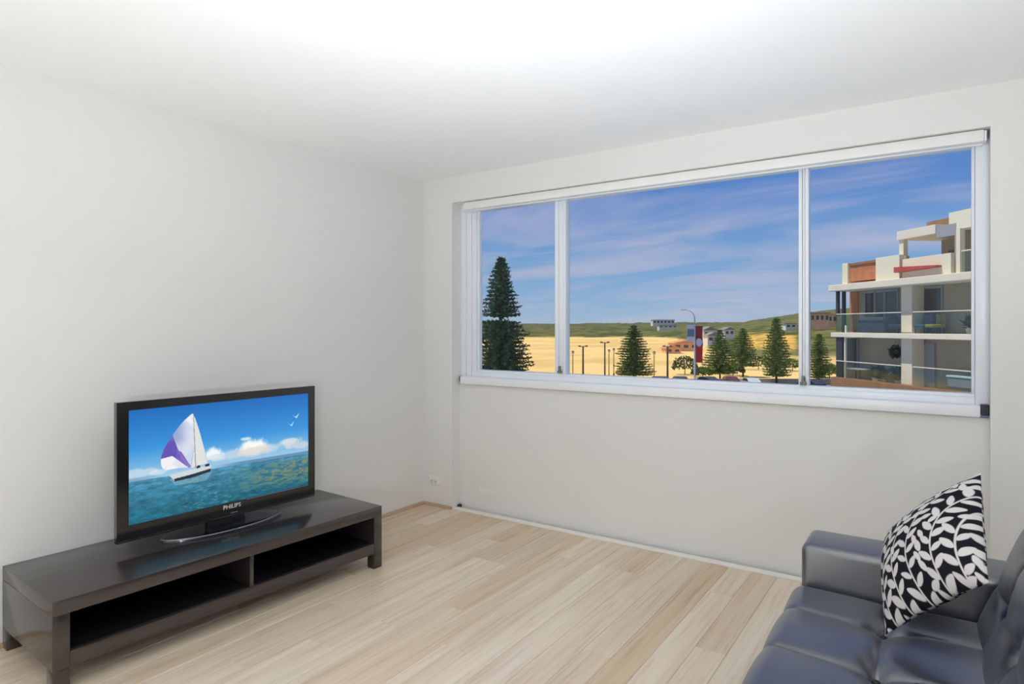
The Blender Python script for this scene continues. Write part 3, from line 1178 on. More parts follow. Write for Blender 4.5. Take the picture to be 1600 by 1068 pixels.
def fbm(X, Y, seed, n=4):
    t, a, s = 0, 1.0, 0
    for k in range(n):
        t = t + a * vnoise(X * 2 ** k, Y * 2 ** k, seed + k)
        s += a
        a *= 0.55
    return t / s


cols = np.linspace(250, 2100, 560)           # bearings of the terrain fan
deps = np.geomspace(62, 1150, 240)
PXg, DG = np.meshgrid(cols, deps, indexing='ij')
lat = (PXg - 800.0) / F_PX * DG
GX = FW.x * DG + RT.x * lat
GY = FW.y * DG + RT.y * lat
ridge_px = [250, 700, 760, 880, 960, 1060, 1160, 1200, 1245, 1300, 1400, 1600, 2100]
ridge_py = [506, 506, 505.5, 506, 505, 504, 503.5, 497, 490, 484, 474, 462, 450]
ry = np.interp(PXg, ridge_px, ridge_py)
RD = 760.0
rz = CAM_H + (HORIZON - ry) / F_PX * RD
side = sstep(1020, 1150, PXg)                # how much the ground climbs early (to the right)
start = 470.0 * (1 - side) + 150.0 * side
f = np.clip((DG - start) / (RD - start), 0, 1)
prof_f = (1 - side) * (f ** 0.8) + side * (f ** 1.15)
GZg = GZ + (rz - GZ) * prof_f
GZg = np.where(DG > RD, rz - (DG - RD) * 0.03, GZg)
n_a = fbm(GX / 22.0 + 40, GY / 22.0 + 40, 3)
n_b = fbm(GX / 7.0 + 90, GY / 7.0 + 90, 9)
scrub_m = sstep(0.02, 0.06, f)
# sandy clearings on the right-hand slope
vis_y = HORIZON - (GZg - CAM_H) * F_PX / DG
dune = sstep(1160, 1175, PXg) * sstep(1250, 1238, PXg) * sstep(521, 525, vis_y + (n_b - 0.5) * 14) * sstep(552, 544, vis_y + (n_b - 0.5) * 22)
strip = sstep(0.55, 0.62, n_b + 0.25 * (n_a - 0.5)) * sstep(1050, 1090, PXg) * 0.5
GZg = GZg + scrub_m * (n_b - 0.4) * (1.6 + 1.6 * sstep(300, 700, DG)) + (1 - scrub_m) * (n_a - 0.5) * 0.25
sand = np.array(lin(244, 206, 130)[:3])
sand2 = np.array(lin(228, 188, 116)[:3])
g1 = np.array(lin(74, 84, 40)[:3])
g2 = np.array(lin(122, 116, 66)[:3])
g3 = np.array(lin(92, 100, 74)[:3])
dsand = np.array(lin(226, 180, 84)[:3])
Csand = mix_np(sand, sand2, sstep(0.4, 0.65, n_a))
Cscr = mix_np(g1, g2, sstep(0.42, 0.58, n_b * 0.65 + n_a * 0.35))
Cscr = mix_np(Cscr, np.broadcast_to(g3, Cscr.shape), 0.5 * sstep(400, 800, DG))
Cg = mix_np(Csand, Cscr, scrub_m)
Cg = mix_np(Cg, np.broadcast_to(dsand, Cg.shape), np.clip(dune + 0.0 * strip, 0, 1) * (0.15 + 0.85 * sstep(0.36, 0.46, n_b)))
me = grid_mesh('beach_ground', np.stack([GX, GY, GZg], -1).reshape(-1, 3), len(cols), len(deps))
colour_attr(me, Cg.reshape(-1, 3))
M['terrain'] = printed('sand_and_scrub', 0.95, spec=0.05)
ter = link('terrain', me, M['terrain'], None, smooth=True)
tag(ter, 'golden sand rising to a low scrub-covered headland beyond the window', kind='structure')


def ground_z(px, depth):
    i = int(np.clip(np.searchsorted(cols, px), 1, len(cols) - 1))
    j = int(np.clip(np.searchsorted(deps, depth), 1, len(deps) - 1))
    return float(GZg[i, j])


M['asphalt'] = mat('pale_asphalt', lin(150, 146, 138), 0.9, 0.2, var=0.1, vscale=2)
M['sea'] = mat('sea_blue', lin(96, 132, 160), 0.25, 0.5)
b = MB()
b.box(-9000, 9000, 40, 18000, GZ - 2.4, GZ - 2.0)
tag(b.build('sea', M['sea']), 'flat blue sea behind the headland', kind='structure')
b = MB()
P0 = [at(300, 62, GZ + 0.06), at(2100, 62, GZ + 0.06), at(2100, 99, GZ + 0.06), at(300, 99, GZ + 0.06)]
P1 = [p - Vector((0, 0, 0.5)) for p in P0]
vs = [b.b.verts.new(p) for p in P0 + P1]
for q in ((0, 1, 2, 3), (7, 6, 5, 4), (0, 4, 5, 1), (1, 5, 6, 2), (2, 6, 7, 3), (3, 7, 4, 0)):
    b.b.faces.new([vs[i] for i in q])
tag(b.build('road', M['asphalt']), 'pale promenade road along the edge of the beach', kind='structure')
b = MB()
for k in range(36):
    p = at(700 + 24 * k, 99.6, GZ)
    q = at(700 + 24 * (k + 1), 99.6, GZ)
    d = (q - p)
    Mx = Matrix.Translation(p) @ Matrix.Rotation(math.atan2(d.y, d.x), 4, 'Z')
    b.box(0.02, d.length - 0.02, -0.15, 0.15, 0, 0.75, M=Mx)
M['seawall'] = mat('pale_sea_wall', lin(196, 186, 166), 0.9, 0.2, var=0.08, vscale=1)
tag(b.build('sea_wall', M['seawall']), 'low pale sea wall between promenade and sand', kind='structure')

# ------------------------------------------------------------------ Norfolk pines
M['pine'] = mat('pine_foliage', lin(66, 98, 40), 0.8, 0.2, var=0.45, vscale=1.4)
M['pine2'] = mat('pine_foliage_light', lin(96, 124, 44), 0.8, 0.2, var=0.45, vscale=1.2)
M['pine_blue'] = mat('pine_foliage_blue', lin(66, 94, 62), 0.8, 0.2, var=0.45, vscale=1.2)
M['bark'] = mat('bark', lin(88, 70, 52), 0.9, 0.2, var=0.2)
M['shrub'] = mat('coastal_shrub', lin(66, 82, 34), 0.85, 0.2, var=0.4, vscale=1.5)


def pine(px, depth, height, radii, mt, label, seed, tiers=22, base_frac=0.12, gaps=(), group='pines along the beach promenade', dens=1.0, gz=None, tuft_s=1.0):
    """whorled conifer: tiers of branches carrying tufts; radii(t) radius at height fraction t"""
    r = random.Random(seed)
    z0 = ground_z(px, depth) if gz is None else gz
    root = empty('norfolk_pine', at(px, depth, z0), r.uniform(0, 6), label, 'tree', group)
    b = MB()
    b.tube([(0, 0, -0.3), (0, 0, height * 0.5), (0, 0, height * 0.97)], [height * 0.020, height * 0.012, height * 0.003], 8)
    b.build('trunk', M['bark'], root, smooth=True)
    V, Fc = [], []

    def leaf(p, d, L, Wd):
        side = d.cross(Vector((0, 0, 1)))
        if side.length < 1e-3:
            side = Vector((1, 0, 0))
        side.normalize()
        upv = side.cross(d).normalized()
        tw = r.uniform(0, PI)
        s1 = side * math.cos(tw) + upv * math.sin(tw)
        k = len(V)
        V.extend([p - d * L * 0.15, p + d * L * 0.45 + s1 * Wd, p + d * L, p + d * L * 0.45 - s1 * Wd])
        Fc.append((k, k + 1, k + 2, k + 3))
    for i in range(tiers):
        t = base_frac + (1 - base_frac) * (i + 0.5) / tiers
        if any(a < t < c for a, c in gaps):
            continue
        R = radii(t)
        zc = height * t
        nb = max(5, int(round((8 if R > 1.0 else 6) * dens)))
        ph = r.uniform(0, 6.28)
        for k in range(nb):
            a = ph + 2 * PI * k / nb + r.uniform(-0.2, 0.2)
            Rb = R * r.uniform(0.82, 1.08)
            d = Vector((math.cos(a), math.sin(a), 0))
            ntuft = max(4, int(Rb / (0.16 * tuft_s)))
            for j in range(ntuft):
                s_ = (j + 0.7) / ntuft
                p = d * (Rb * s_) + Vector((0, 0, zc + 0.13 * Rb * s_ * s_ - 0.10 * Rb * s_))
                sc = (0.30 + 0.10 * height / 10) * (1.1 - 0.45 * s_) * tuft_s
                for m_ in range(5):
                    dd = (d * r.uniform(0.2, 1.0) + Vector((r.uniform(-0.9, 0.9), r.uniform(-0.9, 0.9), r.uniform(-0.35, 0.75)))).normalized()
                    leaf(p + Vector((r.uniform(-.1, .1), r.uniform(-.1, .1), r.uniform(-.08, .08))), dd, sc * r.uniform(0.7, 1.25), sc * 0.20)
    # leading shoot
    for k in range(14):
        leaf(Vector((0, 0, height * (0.955 + 0.003 * k))), Vector((r.uniform(-.7, .7), r.uniform(-.7, .7), 1)).normalized(), 0.3, 0.06)
    me_ = bpy.data.meshes.new('foliage')
    set_mesh(me_, np.array([tuple(v) for v in V]), np.array(Fc))
    link('foliage', me_, mt, root)
    return root


def tri(pts):
    xs, ys = zip(*pts)
    return lambda t: float(np.interp(t, xs, ys))


# tall pine at the left pane : 60 m off
pine(783, 60, 15.5, tri([(0, 2.6), (0.30, 2.9), (0.45, 2.6), (0.60, 2.1), (0.78, 1.35), (0.92, 0.75), (1, 0.1)]), M['pine_blue'],
     'tallest dark conifer, seen through the left window pane', 1, tiers=34, base_frac=0.18, gaps=((0.625, 0.645),), dens=1.25)
pine(990, 107, 9.2, tri([(0, 3.1), (0.14, 3.5), (0.30, 2.9), (0.36, 2.4), (0.5, 2.9), (0.75, 1.8), (1, 0.3)]), M['pine'],
     'lone pyramid-shaped conifer on golden sand in the middle pane', 2, tiers=20, base_frac=0.08, gaps=((0.335, 0.375),), dens=1.4)
pine(1125, 104, 8.4, tri([(0, 1.6), (0.12, 3.2), (0.3, 3.1), (0.6, 2.0), (1, 0.25)]), M['pine2'],
     'broad green conifer just right of the red banner', 3, tiers=18, base_frac=0.14, dens=1.3)
pine(1161, 112, 8.6, tri([(0, 1.2), (0.2, 2.9), (0.5, 2.5), (0.8, 1.5), (1, 0.2)]), M['pine2'],
     'thinner green conifer between the broad one and the tallest right one', 4, tiers=17, base_frac=0.22)
pine(1213, 98, 10.2, tri([(0, 1.6), (0.15, 2.1), (0.4, 2.2), (0.7, 1.5), (1, 0.3)]), M['pine2'],
     'tall narrow conifer beside the right mullion in the middle pane', 5, tiers=22, base_frac=0.12, dens=1.3)
pine(1280, 98, 7.8, tri([(0, 1.2), (0.2, 1.7), (0.5, 1.6), (0.8, 1.0), (1, 0.2)]), M['pine2'],
     'narrow green conifer in the right pane beside the apartment building', 6, tiers=18, base_frac=0.12, dens=1.3)


def bush(px, depth, rad, h, seed, label, name='coastal_shrub', mt='shrub'):
    r = random.Random(seed)
    root = empty(name, at(px, depth, ground_z(px, depth) - 0.05), 0, label, 'shrub', 'scrub behind the promenade')
    MB().tube([(0, 0, -0.2), (0.05, 0, h * 0.6)], [0.10, 0.04], 6).build('stem', M['bark'], root)
    V, Fc = [], []
    for k in range(int(420)):
        a, e_ = r.uniform(0, 6.28), math.asin(r.uniform(-0.3, 1))
        q = r.uniform(0.7, 1.0)
        p = Vector((math.cos(a) * math.cos(e_) * rad * q, math.sin(a) * math.cos(e_) * rad * q, h * 0.45 + math.sin(e_) * h * 0.55 * q))
        d = Vector((r.uniform(-1, 1), r.uniform(-1, 1), r.uniform(-.4, 1))).normalized()
        s1 = d.orthogonal().normalized() * 0.13
        L = 0.5
        k0 = len(V)
        V.extend([p - d * L * .3, p + s1 * 1.2, p + d * L * .7, p - s1 * 1.2])
        Fc.append((k0, k0 + 1, k0 + 2, k0 + 3))
    me_ = bpy.data.meshes.new('foliage')
    set_mesh(me_, np.array([tuple(v) for v in V]), np.array(Fc))
    link('foliage', me_, M[mt], root)


bush(1070, 118, 2.4, 3.6, 11, 'loose olive bush just left of the red banner')
bush(1098, 112, 2.0, 1.8, 12, 'low dark bush at the foot of the red banner')
bush(1185, 132, 3.6, 3.0, 13, 'wide olive shrub between two conifers in the middle pane')
bush(1238, 128, 2.2, 2.6, 14, 'yellow-green shrub next to the right mullion', mt='pine2')
bush(1145, 116, 2.2, 2.2, 15, 'rounded shrub under the broad green conifer')
bush(1296, 110, 1.6, 2.6, 16, 'small shrub beside the corner of the apartment building', mt='pine2')

# ------------------------------------------------------------------ street lamps
M['post'] = mat('dark_post', lin(112, 92, 66), 0.6, 0.4)
M['lampglass'] = mat('lamp_globe_white', lin(225, 215, 190), 0.4, 0.5)
M['polegrey'] = mat('galvanised_pole', lin(196, 200, 206), 0.5, 0.4)


def globe_post(px, depth, top_py, label):
    z0 = GZ
    h = CAM_H - (top_py - HORIZON) / F_PX * depth - z0
    r = empty('street_lamp', at(px, depth, z0), 0, label, 'street lamp', 'lamp posts along the promenade')
    MB().lathe([(0.16, -0.3), (0.14, 0.6), (0.075, 0.8), (0.065, h - 0.55)], 10).build('post', M['post'], r, auto=40)
    pr = [(0.24 * math.sin(t), h - 0.28 - 0.24 * math.cos(t)) for t in [0.15 + k * (PI - 0.2) / 8 for k in range(9)]]
    MB().lathe(pr, 14).build('globe', M['lampglass'], r, smooth=True)
    MB().lathe([(0.27, h - 0.10), (0.20, h), (0.03, h + 0.06)], 12).build('cap', M['post'], r, auto=40)


def tee_post(px, depth, top_py, label, rr=0.13):
    z0 = GZ
    h = CAM_H - (top_py - HORIZON) / F_PX * depth - z0
    r = empty('street_lamp', at(px, depth, z0), YAW, label, 'street lamp', 'lamp posts along the promenade')
    MB().lathe([(rr * 1.3, -0.3), (rr, 1.0), (rr * 0.8, h)], 10).build('post', M['post'], r, auto=40)
    MB().box(-0.7, 0.7, -0.05, 0.05, h - 0.06, h + 0.04, bev=0.02).build('crossarm', M['post'], r)
    for s_ in (-1, 1):
        MB().box(s_ * 0.55 - 0.22, s_ * 0.55 + 0.22, -0.14, 0.14, h + 0.02, h + 0.16, bev=0.04).build('lamp_head', M['post'], r)


globe_post(812.5, 104, 556, 'globe lamp post beside the tallest conifer')
globe_post(895, 102, 548, 'globe lamp post nearest the left mullion')
tee_post(911, 100, 541, 'thick twin-headed post second from the left mullion', 0.16)
tee_post(945, 100, 535, 'taller twin-headed post in front of open sand')
globe_post(951.5, 108, 546, 'globe post just right of the taller twin-headed post')
globe_post(959, 112, 544, 'globe post closest to the lone pyramid conifer on its left')
globe_post(1022, 101.5, 549, 'short globe post right of the lone pyramid conifer')
tee_post(1043, 98, 541, 'thick brown twin-headed post left of the olive bush', 0.17)

# tall curved street light with banner and sign
D0 = 75.0
z1 = CAM_H - (497 - HORIZON) / F_PX * D0
r = empty('street_light', at(1085.5, D0, GZ), YAW, 'tall pale street light with a curved arm and a red banner', 'street light')
hp = z1 - GZ
MB().lathe([(0.13, -0.3), (0.11, 2.0), (0.085, hp)], 12).build('pole', M['polegrey'], r, auto=40)
b = MB()
b.tube([(0, 0, hp - 0.05), (-0.12, 0, hp + 0.45), (-0.5, 0, hp + 0.85), (-1.0, 0, hp + 1.0)], [0.07, 0.06, 0.05, 0.045], 8)
b.build('arm', M['polegrey'], r, smooth=True)
MB().box(-1.75, -0.95, -0.13, 0.13, hp + 0.95, hp + 1.08, bev=0.05).build('lamp_head', M['polegrey'], r, auto=40)

M['ban_dark'] = mat('banner_crimson', lin(150, 34, 44), 0.8, 0.2)
M['ban_red'] = mat('banner_red', lin(206, 40, 46), 0.8, 0.2)
M['ban_white'] = mat('banner_white', lin(226, 214, 218), 0.8, 0.2)
zt_ = CAM_H - (509 - HORIZON) / F_PX * D0
zb_ = CAM_H - (566 - HORIZON) / F_PX * D0
bn = empty('banner', at(1092, D0, zb_), YAW, 'narrow red banner with a white oval hanging on the street light', 'banner')
bw = 0.44
H_ = zt_ - zb_


def band(z0, z1, y, name, mt, x0=-bw, x1=bw):
    b = MB()
    n = 10
    fr, bk = [], []
    for k in range(n + 1):
        zz = z0 + (z1 - z0) * k / n
        wv = 0.05 * math.sin(zz * 2.2)
        fr.append([b.b.verts.new((x0, wv - 0.012 + y, zz)), b.b.verts.new((x1, wv - 0.012 + y, zz))])
        bk.append([b.b.verts.new((x0, wv + 0.012 + y, zz)), b.b.verts.new((x1, wv + 0.012 + y, zz))])
    for k in range(n):
        b.b.faces.new((fr[k][0], fr[k][1], fr[k + 1][1], fr[k + 1][0]))
        b.b.faces.new((bk[k][0], bk[k + 1][0], bk[k + 1][1], bk[k][1]))
        b.b.faces.new((fr[k][0], fr[k + 1][0], bk[k + 1][0], bk[k][0]))
        b.b.faces.new((fr[k][1], bk[k][1], bk[k + 1][1], fr[k + 1][1]))
    b.b.faces.new((fr[0][0], bk[0][0], bk[0][1], fr[0][1]))
    b.b.faces.new((fr[n][0], fr[n][1], bk[n][1], bk[n][0]))
    return b.build(name, mt, bn)


band(H_ * 0.44, H_, 0, 'upper_cloth', M['ban_dark'])
band(0, H_ * 0.44, 0, 'lower_cloth', M['ban_red'])
MB().lathe([(0.36, -0.02), (0.36, 0.02)], 20, Matrix.Translation((0, -0.07, H_ * 0.55)) @ Matrix.Scale(1.35, 4, (0, 0, 1)) @ Matrix.Rotation(PI / 2, 4, 'X')).build('white_oval', M['ban_white'], bn)
MB().tube([(-bw - 0.12, 0, H_ + 0.02), (bw, 0, H_ + 0.02)], 0.02, 6).build('top_rod', M['polegrey'], bn)
MB().tube([(-bw - 0.12, 0, -0.02), (bw, 0, -0.02)], 0.02, 6).build('bottom_rod', M['polegrey'], bn)
M['sign_blue'] = mat('sign_blue', lin(96, 120, 150), 0.5, 0.4)
zs0 = CAM_H - (533 - HORIZON) / F_PX * D0
sg = empty('road_sign', at(1078.5, D0 - 0.1, zs0), YAW, 'pale blue and white sign on the left of the street light', 'sign')
Hs = (533 - 507) / F_PX * D0
MB().box(-0.34, 0.44, -0.02, 0.02, Hs * 0.30, Hs * 0.72, bev=0.006).build('blue_panel', M['sign_blue'], sg)
MB().box(-0.36, 0.44, -0.025, 0.025, Hs * 0.78, Hs, bev=0.006).build('top_panel', M['ban_white'], sg)
MB().box(-0.40, 0.44, -0.025, 0.025, 0.0, Hs * 0.25, bev=0.006).build('bottom_panel', M['ban_white'], sg)

# ------------------------------------------------------------------ cars on the promenade
M['tyre'] = mat('tyre', lin(30, 30, 32), 0.8, 0.2)
M['carglass'] = mat('car_glass', lin(40, 50, 58), 0.1, 0.6)


def car(px, depth, heading, col, label):
    r = empty('car', at(px, depth, GZ + 0.06), heading, label, 'car', 'cars parked along the promenade')
    m_ = mat('car_paint', lin(*col), 0.3, 0.5, coat=0.5)
    body = [(-2.1, 0.30), (2.05, 0.30), (2.15, 0.55), (2.05, 0.80), (1.05, 0.95), (0.45, 1.40), (-0.95, 1.43), (-1.75, 1.0), (-2.12, 0.92), (-2.18, 0.55)]
    MB().prism(body, -0.84, 0.84, bev=0.07).build('body', m_, r, auto=35)
    win = [(-1.52, 0.98), (0.88, 0.96), (0.38, 1.34), (-0.92, 1.36)]
    MB().prism(win, -0.86, 0.86).build('side_window', M['carglass'], r)
    for sx in (-1.3, 1.3):
        for sy in (-0.80, 0.80):
            MB().lathe([(0.31, -0.1), (0.32, 0.0), (0.31, 0.1)], 14, Matrix.Translation((sx, sy, 0.32)) @ Matrix.Rotation(PI / 2, 4, 'X')).build('wheel', M['tyre'], r)


NOSE = YAW + PI / 2
car(1140, 95, NOSE, (96, 30, 34), 'dark red car under the broad green conifer')
car(1172, 93, NOSE, (206, 208, 206), 'silver car behind the sill under the thinner conifer')
car(1267, 90, NOSE + 0.2, (30, 36, 42), 'black car at the foot of the narrow conifer in the right pane')
car(1029, 95.5, NOSE + 0.5, (52, 50, 48), 'dark grey car right of the lone pyramid conifer')
car(1062, 95.5, NOSE, (58, 44, 40), 'dark brown car under the olive bush')
car(1103, 95, NOSE + 0.5, (60, 62, 62), 'charcoal car below the red banner')
car(766, 92, NOSE, (150, 92, 78), 'russet car below the tallest conifer')
car(812, 92.5, NOSE, (232, 230, 224), 'white car at the bottom corner of the left pane')

# ------------------------------------------------------------------ distant houses
M['housewhite'] = mat('house_white', lin(226, 224, 216), 0.8, 0.2)
M['housebrick'] = mat('house_brick', lin(232, 182, 142), 0.9, 0.2, var=0.15, vscale=0.4)
M['roofgrey'] = mat('roof_grey', lin(142, 140, 134), 0.8, 0.2)
M['rooforange'] = mat('roof_orange', lin(222, 152, 108), 0.85, 0.2, var=0.1)
M['hwin'] = mat('house_window', lin(70, 78, 84), 0.2, 0.5)


def house(px, depth, w_, d_, h_, label, wall='housewhite', roof='roofgrey', flat=False, dz=0.0, nwin=3, rise=None, group='far houses beyond the beach'):
    z0 = ground_z(px, depth) + dz
    r = empty('house', at(px, depth, z0), YAW, label, 'house', group)
    MB().box(-w_ / 2, w_ / 2, 0, d_, -3, h_).build('wall', M[wall], r)
    if flat:
        MB().box(-w_ / 2 - 0.5, w_ / 2 + 0.5, -0.6, d_ + 0.5, h_, h_ + 0.45).build('roof', M[roof], r)
    else:
        rs = rise or w_ * 0.28
        MB().prism([(-w_ / 2 - 0.5, h_), (w_ / 2 + 0.5, h_), (0, h_ + rs)], -0.5, d_ + 0.5).build('roof', M[roof], r)
    for k in range(nwin):
        xw = -w_ / 2 + w_ * (k + 0.5) / nwin
        f_ = MB().box(xw - w_ * 0.28 / nwin, xw + w_ * 0.28 / nwin, -0.08, 0.05, h_ * 0.38, h_ * 0.8).build('window', M['hwin'], r)


house(1037, 640, 22, 10, 4.6, 'long low white building on the headland skyline', flat=True, roof='housewhite', dz=1.2, nwin=6)
house(1044, 560, 16, 8, 2.2, 'smaller white building below the long one on the headland', flat=True, roof='roofgrey', dz=1.0, nwin=4)
house(1110, 300, 6.5, 8, 4.2, 'white gabled house just right of the red banner', dz=1.2, nwin=2)
house(1116, 262, 5.5, 6, 3.0, 'grey-roofed white shed in front of the gabled house', dz=0.6, nwin=2)
house(1140, 300, 4.6, 8, 3.2, 'small white house between two green conifers', dz=1.2, nwin=2)
house(1072, 230, 9, 8, 2.6, 'low building with orange roof left of the red banner', wall='housebrick', roof='rooforange', dz=0.2, nwin=3, rise=1.2)
house(1052, 210, 5, 6, 1.8, 'small orange-roofed kiosk near the thick brown post', wall='housebrick', roof='rooforange', dz=0.0, nwin=2, rise=1.0)
house(1281, 330, 10, 9, 5.5, 'brick house on the hill beside the right mullion', wall='housebrick', flat=True, roof='roofgrey', dz=3.6, nwin=4)
house(1297, 350, 8, 9, 5.5, 'brick house on the hill nearest the apartment building', wall='housebrick', flat=True, roof='rooforange', dz=1.6, nwin=3)
house(1236, 360, 6, 6, 2.6, 'pale cottage on the slope left of the right mullion', wall='housewhite', flat=True, roof='roofgrey', dz=1.0, nwin=2)

# ------------------------------------------------------------------ apartment building on the right
AE = Vector((0.6805, -0.73275, 0))            # along the facade, towards us
AN = Vector((0.73275, 0.6805, 0))             # into the building
AO = Vector((-5.28, 41.157, 0))
apt = empty('apartment_building', (AO.x, AO.y, GZ), math.atan2(AE.y, AE.x), 'cream balconied apartment building seen through the right window pane', 'building')
# local x = along facade, local y = into building, z up from street
ZB = -GZ
M['render'] = mat('cream_render', lin(232, 222, 192), 0.85, 0.2, var=0.03, vscale=0.5)
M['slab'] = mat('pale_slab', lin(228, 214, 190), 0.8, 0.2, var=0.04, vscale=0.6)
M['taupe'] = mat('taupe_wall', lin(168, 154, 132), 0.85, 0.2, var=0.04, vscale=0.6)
M['greywall'] = mat('grey_cladding', lin(150, 150, 150), 0.7, 0.3)
M['darkglass'] = mat('dark_glazing', lin(62, 66, 64), 0.12, 0.6)
M['darkpost'] = mat('dark_steel', lin(52, 56, 62), 0.5, 0.4)
M['redstrip'] = mat('red_awning', lin(186, 80, 70), 0.8, 0.2)
M['brickr'] = mat('orange_brick', lin(192, 122, 84), 0.9, 0.2, var=0.2, vscale=3)
M['timber'] = mat('brown_fascia', lin(148, 108, 74), 0.8, 0.2, var=0.15, vscale=2)


def railglass():
    m = bpy.data.materials.new('balustrade_glass')
    m.use_nodes = True
    t = NT(m.node_tree)
    t.n.clear()
    tr = t.add('ShaderNodeBsdfTransparent', inp={0: (0.80, 0.88, 0.86, 1)})
    gl = t.add('ShaderNodeBsdfGlossy', inp={'Color': (0.9, 0.95, 0.95, 1), 'Roughness': 0.05})
    mx = t.add('ShaderNodeMixShader', inp={0: 0.05, 1: tr.outputs[0], 2: gl.outputs[0]})
    t.add('ShaderNodeOutputMaterial', inp={0: mx.outputs[0]})
    return m


M['railglass'] = railglass()


def ap(name, mt, *boxes, bev=0.0, label=None, parent=None):
    b = MB()
    for (x0, x1, y0, y1, z0, z1) in boxes:
        b.box(x0, x1, y0, y1, z0 + ZB, z1 + ZB, bev=bev)
    o = b.build(name, M[mt], parent or apt)
    if label:
        o['label'] = label
    return o


LB = 17.0                                     # facade length
ap('lower_storey', 'render', (0.25, LB, 0.6, 9, -7.6, -2.05))
ap('balcony_fascia', 'timber', (-0.05, LB, -0.05, 0.45, -2.25, -1.55), bev=0.02, label='brown timber fascia under the lower balcony')
ap('balcony_slab', 'slab', (0.0, LB, 0.0, 9, -2.05, -1.75))
ap('balcony_slab', 'slab', (-0.05, LB, -0.05, 9, 0.78, 1.04), bev=0.02)
ap('balcony_slab', 'slab', (-0.15, LB, -0.15, 9, 3.44, 3.80), bev=0.03)
# back walls of the balconies
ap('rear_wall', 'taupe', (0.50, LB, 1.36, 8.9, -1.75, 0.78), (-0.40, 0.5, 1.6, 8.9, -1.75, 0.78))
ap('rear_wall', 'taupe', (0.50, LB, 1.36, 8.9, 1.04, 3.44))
ap('brick_pier', 'brickr', (-0.20, 0.50, 1.28, 3.2, 1.04, 3.44), label='orange brick pier at the balcony end')
ap('column', 'slab', (4.62, 5.34, 0.60, 1.30, 1.04, 3.44), bev=0.01)
ap('column', 'slab', (4.62, 5.34, 0.60, 1.30, -1.75, 0.78), bev=0.01)
ap('corner_post', 'darkpost', (0.20, 0.36, 0.10, 0.26, 2.0, 3.44))
ap('corner_post', 'darkpost', (0.10, 0.28, 0.55, 0.7, 1.04, 3.44))
ap('corner_post', 'darkpost', (0.22, 0.75, 0.10, 0.35, -1.75, 0.78))
ap('corner_post', 'slab', (0.92, 1.02, 0.10, 0.2, -1.75, 0.78))
# glazing of the rooms behind
for (x0, x1) in ((1.05, 1.85), (1.88, 2.6), (2.63, 3.6), (4.5, 6.45)):
    f_ = ap('window', 'greywall', (x0, x0 + 0.06, 1.28, 1.36, 1.06, 3.30), (x1 - 0.06, x1, 1.28, 1.36, 1.06, 3.30), (x0, x1, 1.28, 1.36, 3.28, 3.42))
    ap('pane', 'darkglass', (x0 + 0.06, x1 - 0.06, 1.31, 1.35, 1.06, 3.28), parent=f_)
f_ = ap('window', 'greywall', (-0.52, -0.46, 1.26, 1.5, -1.70, 0.70), (0.44, 0.50, 1.26, 1.5, -1.70, 0.70))
ap('pane', 'darkglass', (-0.46, 0.44, 1.30, 1.34, -1.70, 0.70), parent=f_)
f_ = ap('door', 'greywall', (4.93, 5.0, 1.26, 1.36, -1.70, 0.52), (5.95, 6.02, 1.26, 1.36, -1.70, 0.52), (4.93, 6.02, 1.26, 1.36, 0.45, 0.55))
ap('door_leaf', 'greywall', (5.0, 5.95, 1.30, 1.35, -1.70, 0.45), parent=f_)
for xc in (10.3, 14.6):
    for zf in (1.04, -1.75):
        ap('column', 'slab', (xc, xc + 0.7, 0.60, 1.30, zf, zf + (2.4 if zf > 0 else 2.53)), bev=0.01)
for xw in (8.9, 11.6, 13.1, 15.6):
    for zf in (1.10, -1.69):
        f_ = ap('window', 'greywall', (xw, xw + 0.06, 1.26, 1.37, zf, zf + 2.1), (xw + 1.14, xw + 1.2, 1.26, 1.37, zf, zf + 2.1), (xw, xw + 1.2, 1.26, 1.37, zf + 2.1, zf + 2.16))
        ap('pane', 'darkglass', (xw + 0.06, xw + 1.14, 1.30, 1.35, zf, zf + 2.1), parent=f_)
# balustrades : one panel at a time
for (zf, zr) in ((1.04, 2.08), (-1.55, -0.62)):
    xs = [0.30, 1.95, 3.6, 5.25, 6.05, 7.7, 9.35, 11.0, 12.65, 14.3, 15.9]
    for a_1, a_2 in zip(xs, xs[1:]):
        if a_1 == 5.25:
            continue
        ap('balustrade_panel', 'railglass', (a_1 + 0.02, a_2 - 0.02, 0.06, 0.075, zf + 0.05, zr))
    for a_1, a_2 in ((0.30, 5.27), (6.02, 15.92)):
        ap('handrail', 'slab', (a_1, a_2, 0.045, 0.09, zr, zr + 0.045))
ap('balustrade_panel', 'railglass', (0.10, 0.115, 0.15, 1.7, 1.09, 2.08))
ap('balustrade_post', 'slab', (1.05, 1.17, 0.05, 0.12, 1.04, 1.45))
# top terrace
ap('planter_wall', 'render', (0.55, 1.02, 0.25, 2.0, 3.80, 5.02), bev=0.01, label='cream planter wall at the terrace corner')
ap('brick_planter', 'brickr', (1.02, 3.28, 0.40, 1.6, 3.95, 4.86), label='orange brick planter on the terrace')
ap('planter_coping', 'timber', (0.80, 3.30, 0.32, 1.7, 4.86, 4.98))
ap('parapet', 'render', (3.30, 4.98, 0.20, 0.5, 3.80, 5.05), bev=0.01)
ap('parapet', 'render', (5.18, 8.1, 0.20, 0.5, 3.80, 4.78), bev=0.01)
ap('parapet_gap', 'taupe', (4.98, 5.18, 0.42, 0.6, 3.80, 4.98))
b = MB()
b.prism([(4.95, 4.12 + ZB), (4.95, 4.40 + ZB), (7.6, 4.26 + ZB), (7.6, 4.18 + ZB)], -0.10, 0.20)
o = b.build('awning', M['redstrip'], apt)
o['label'] = 'long thin red awning on the parapet'
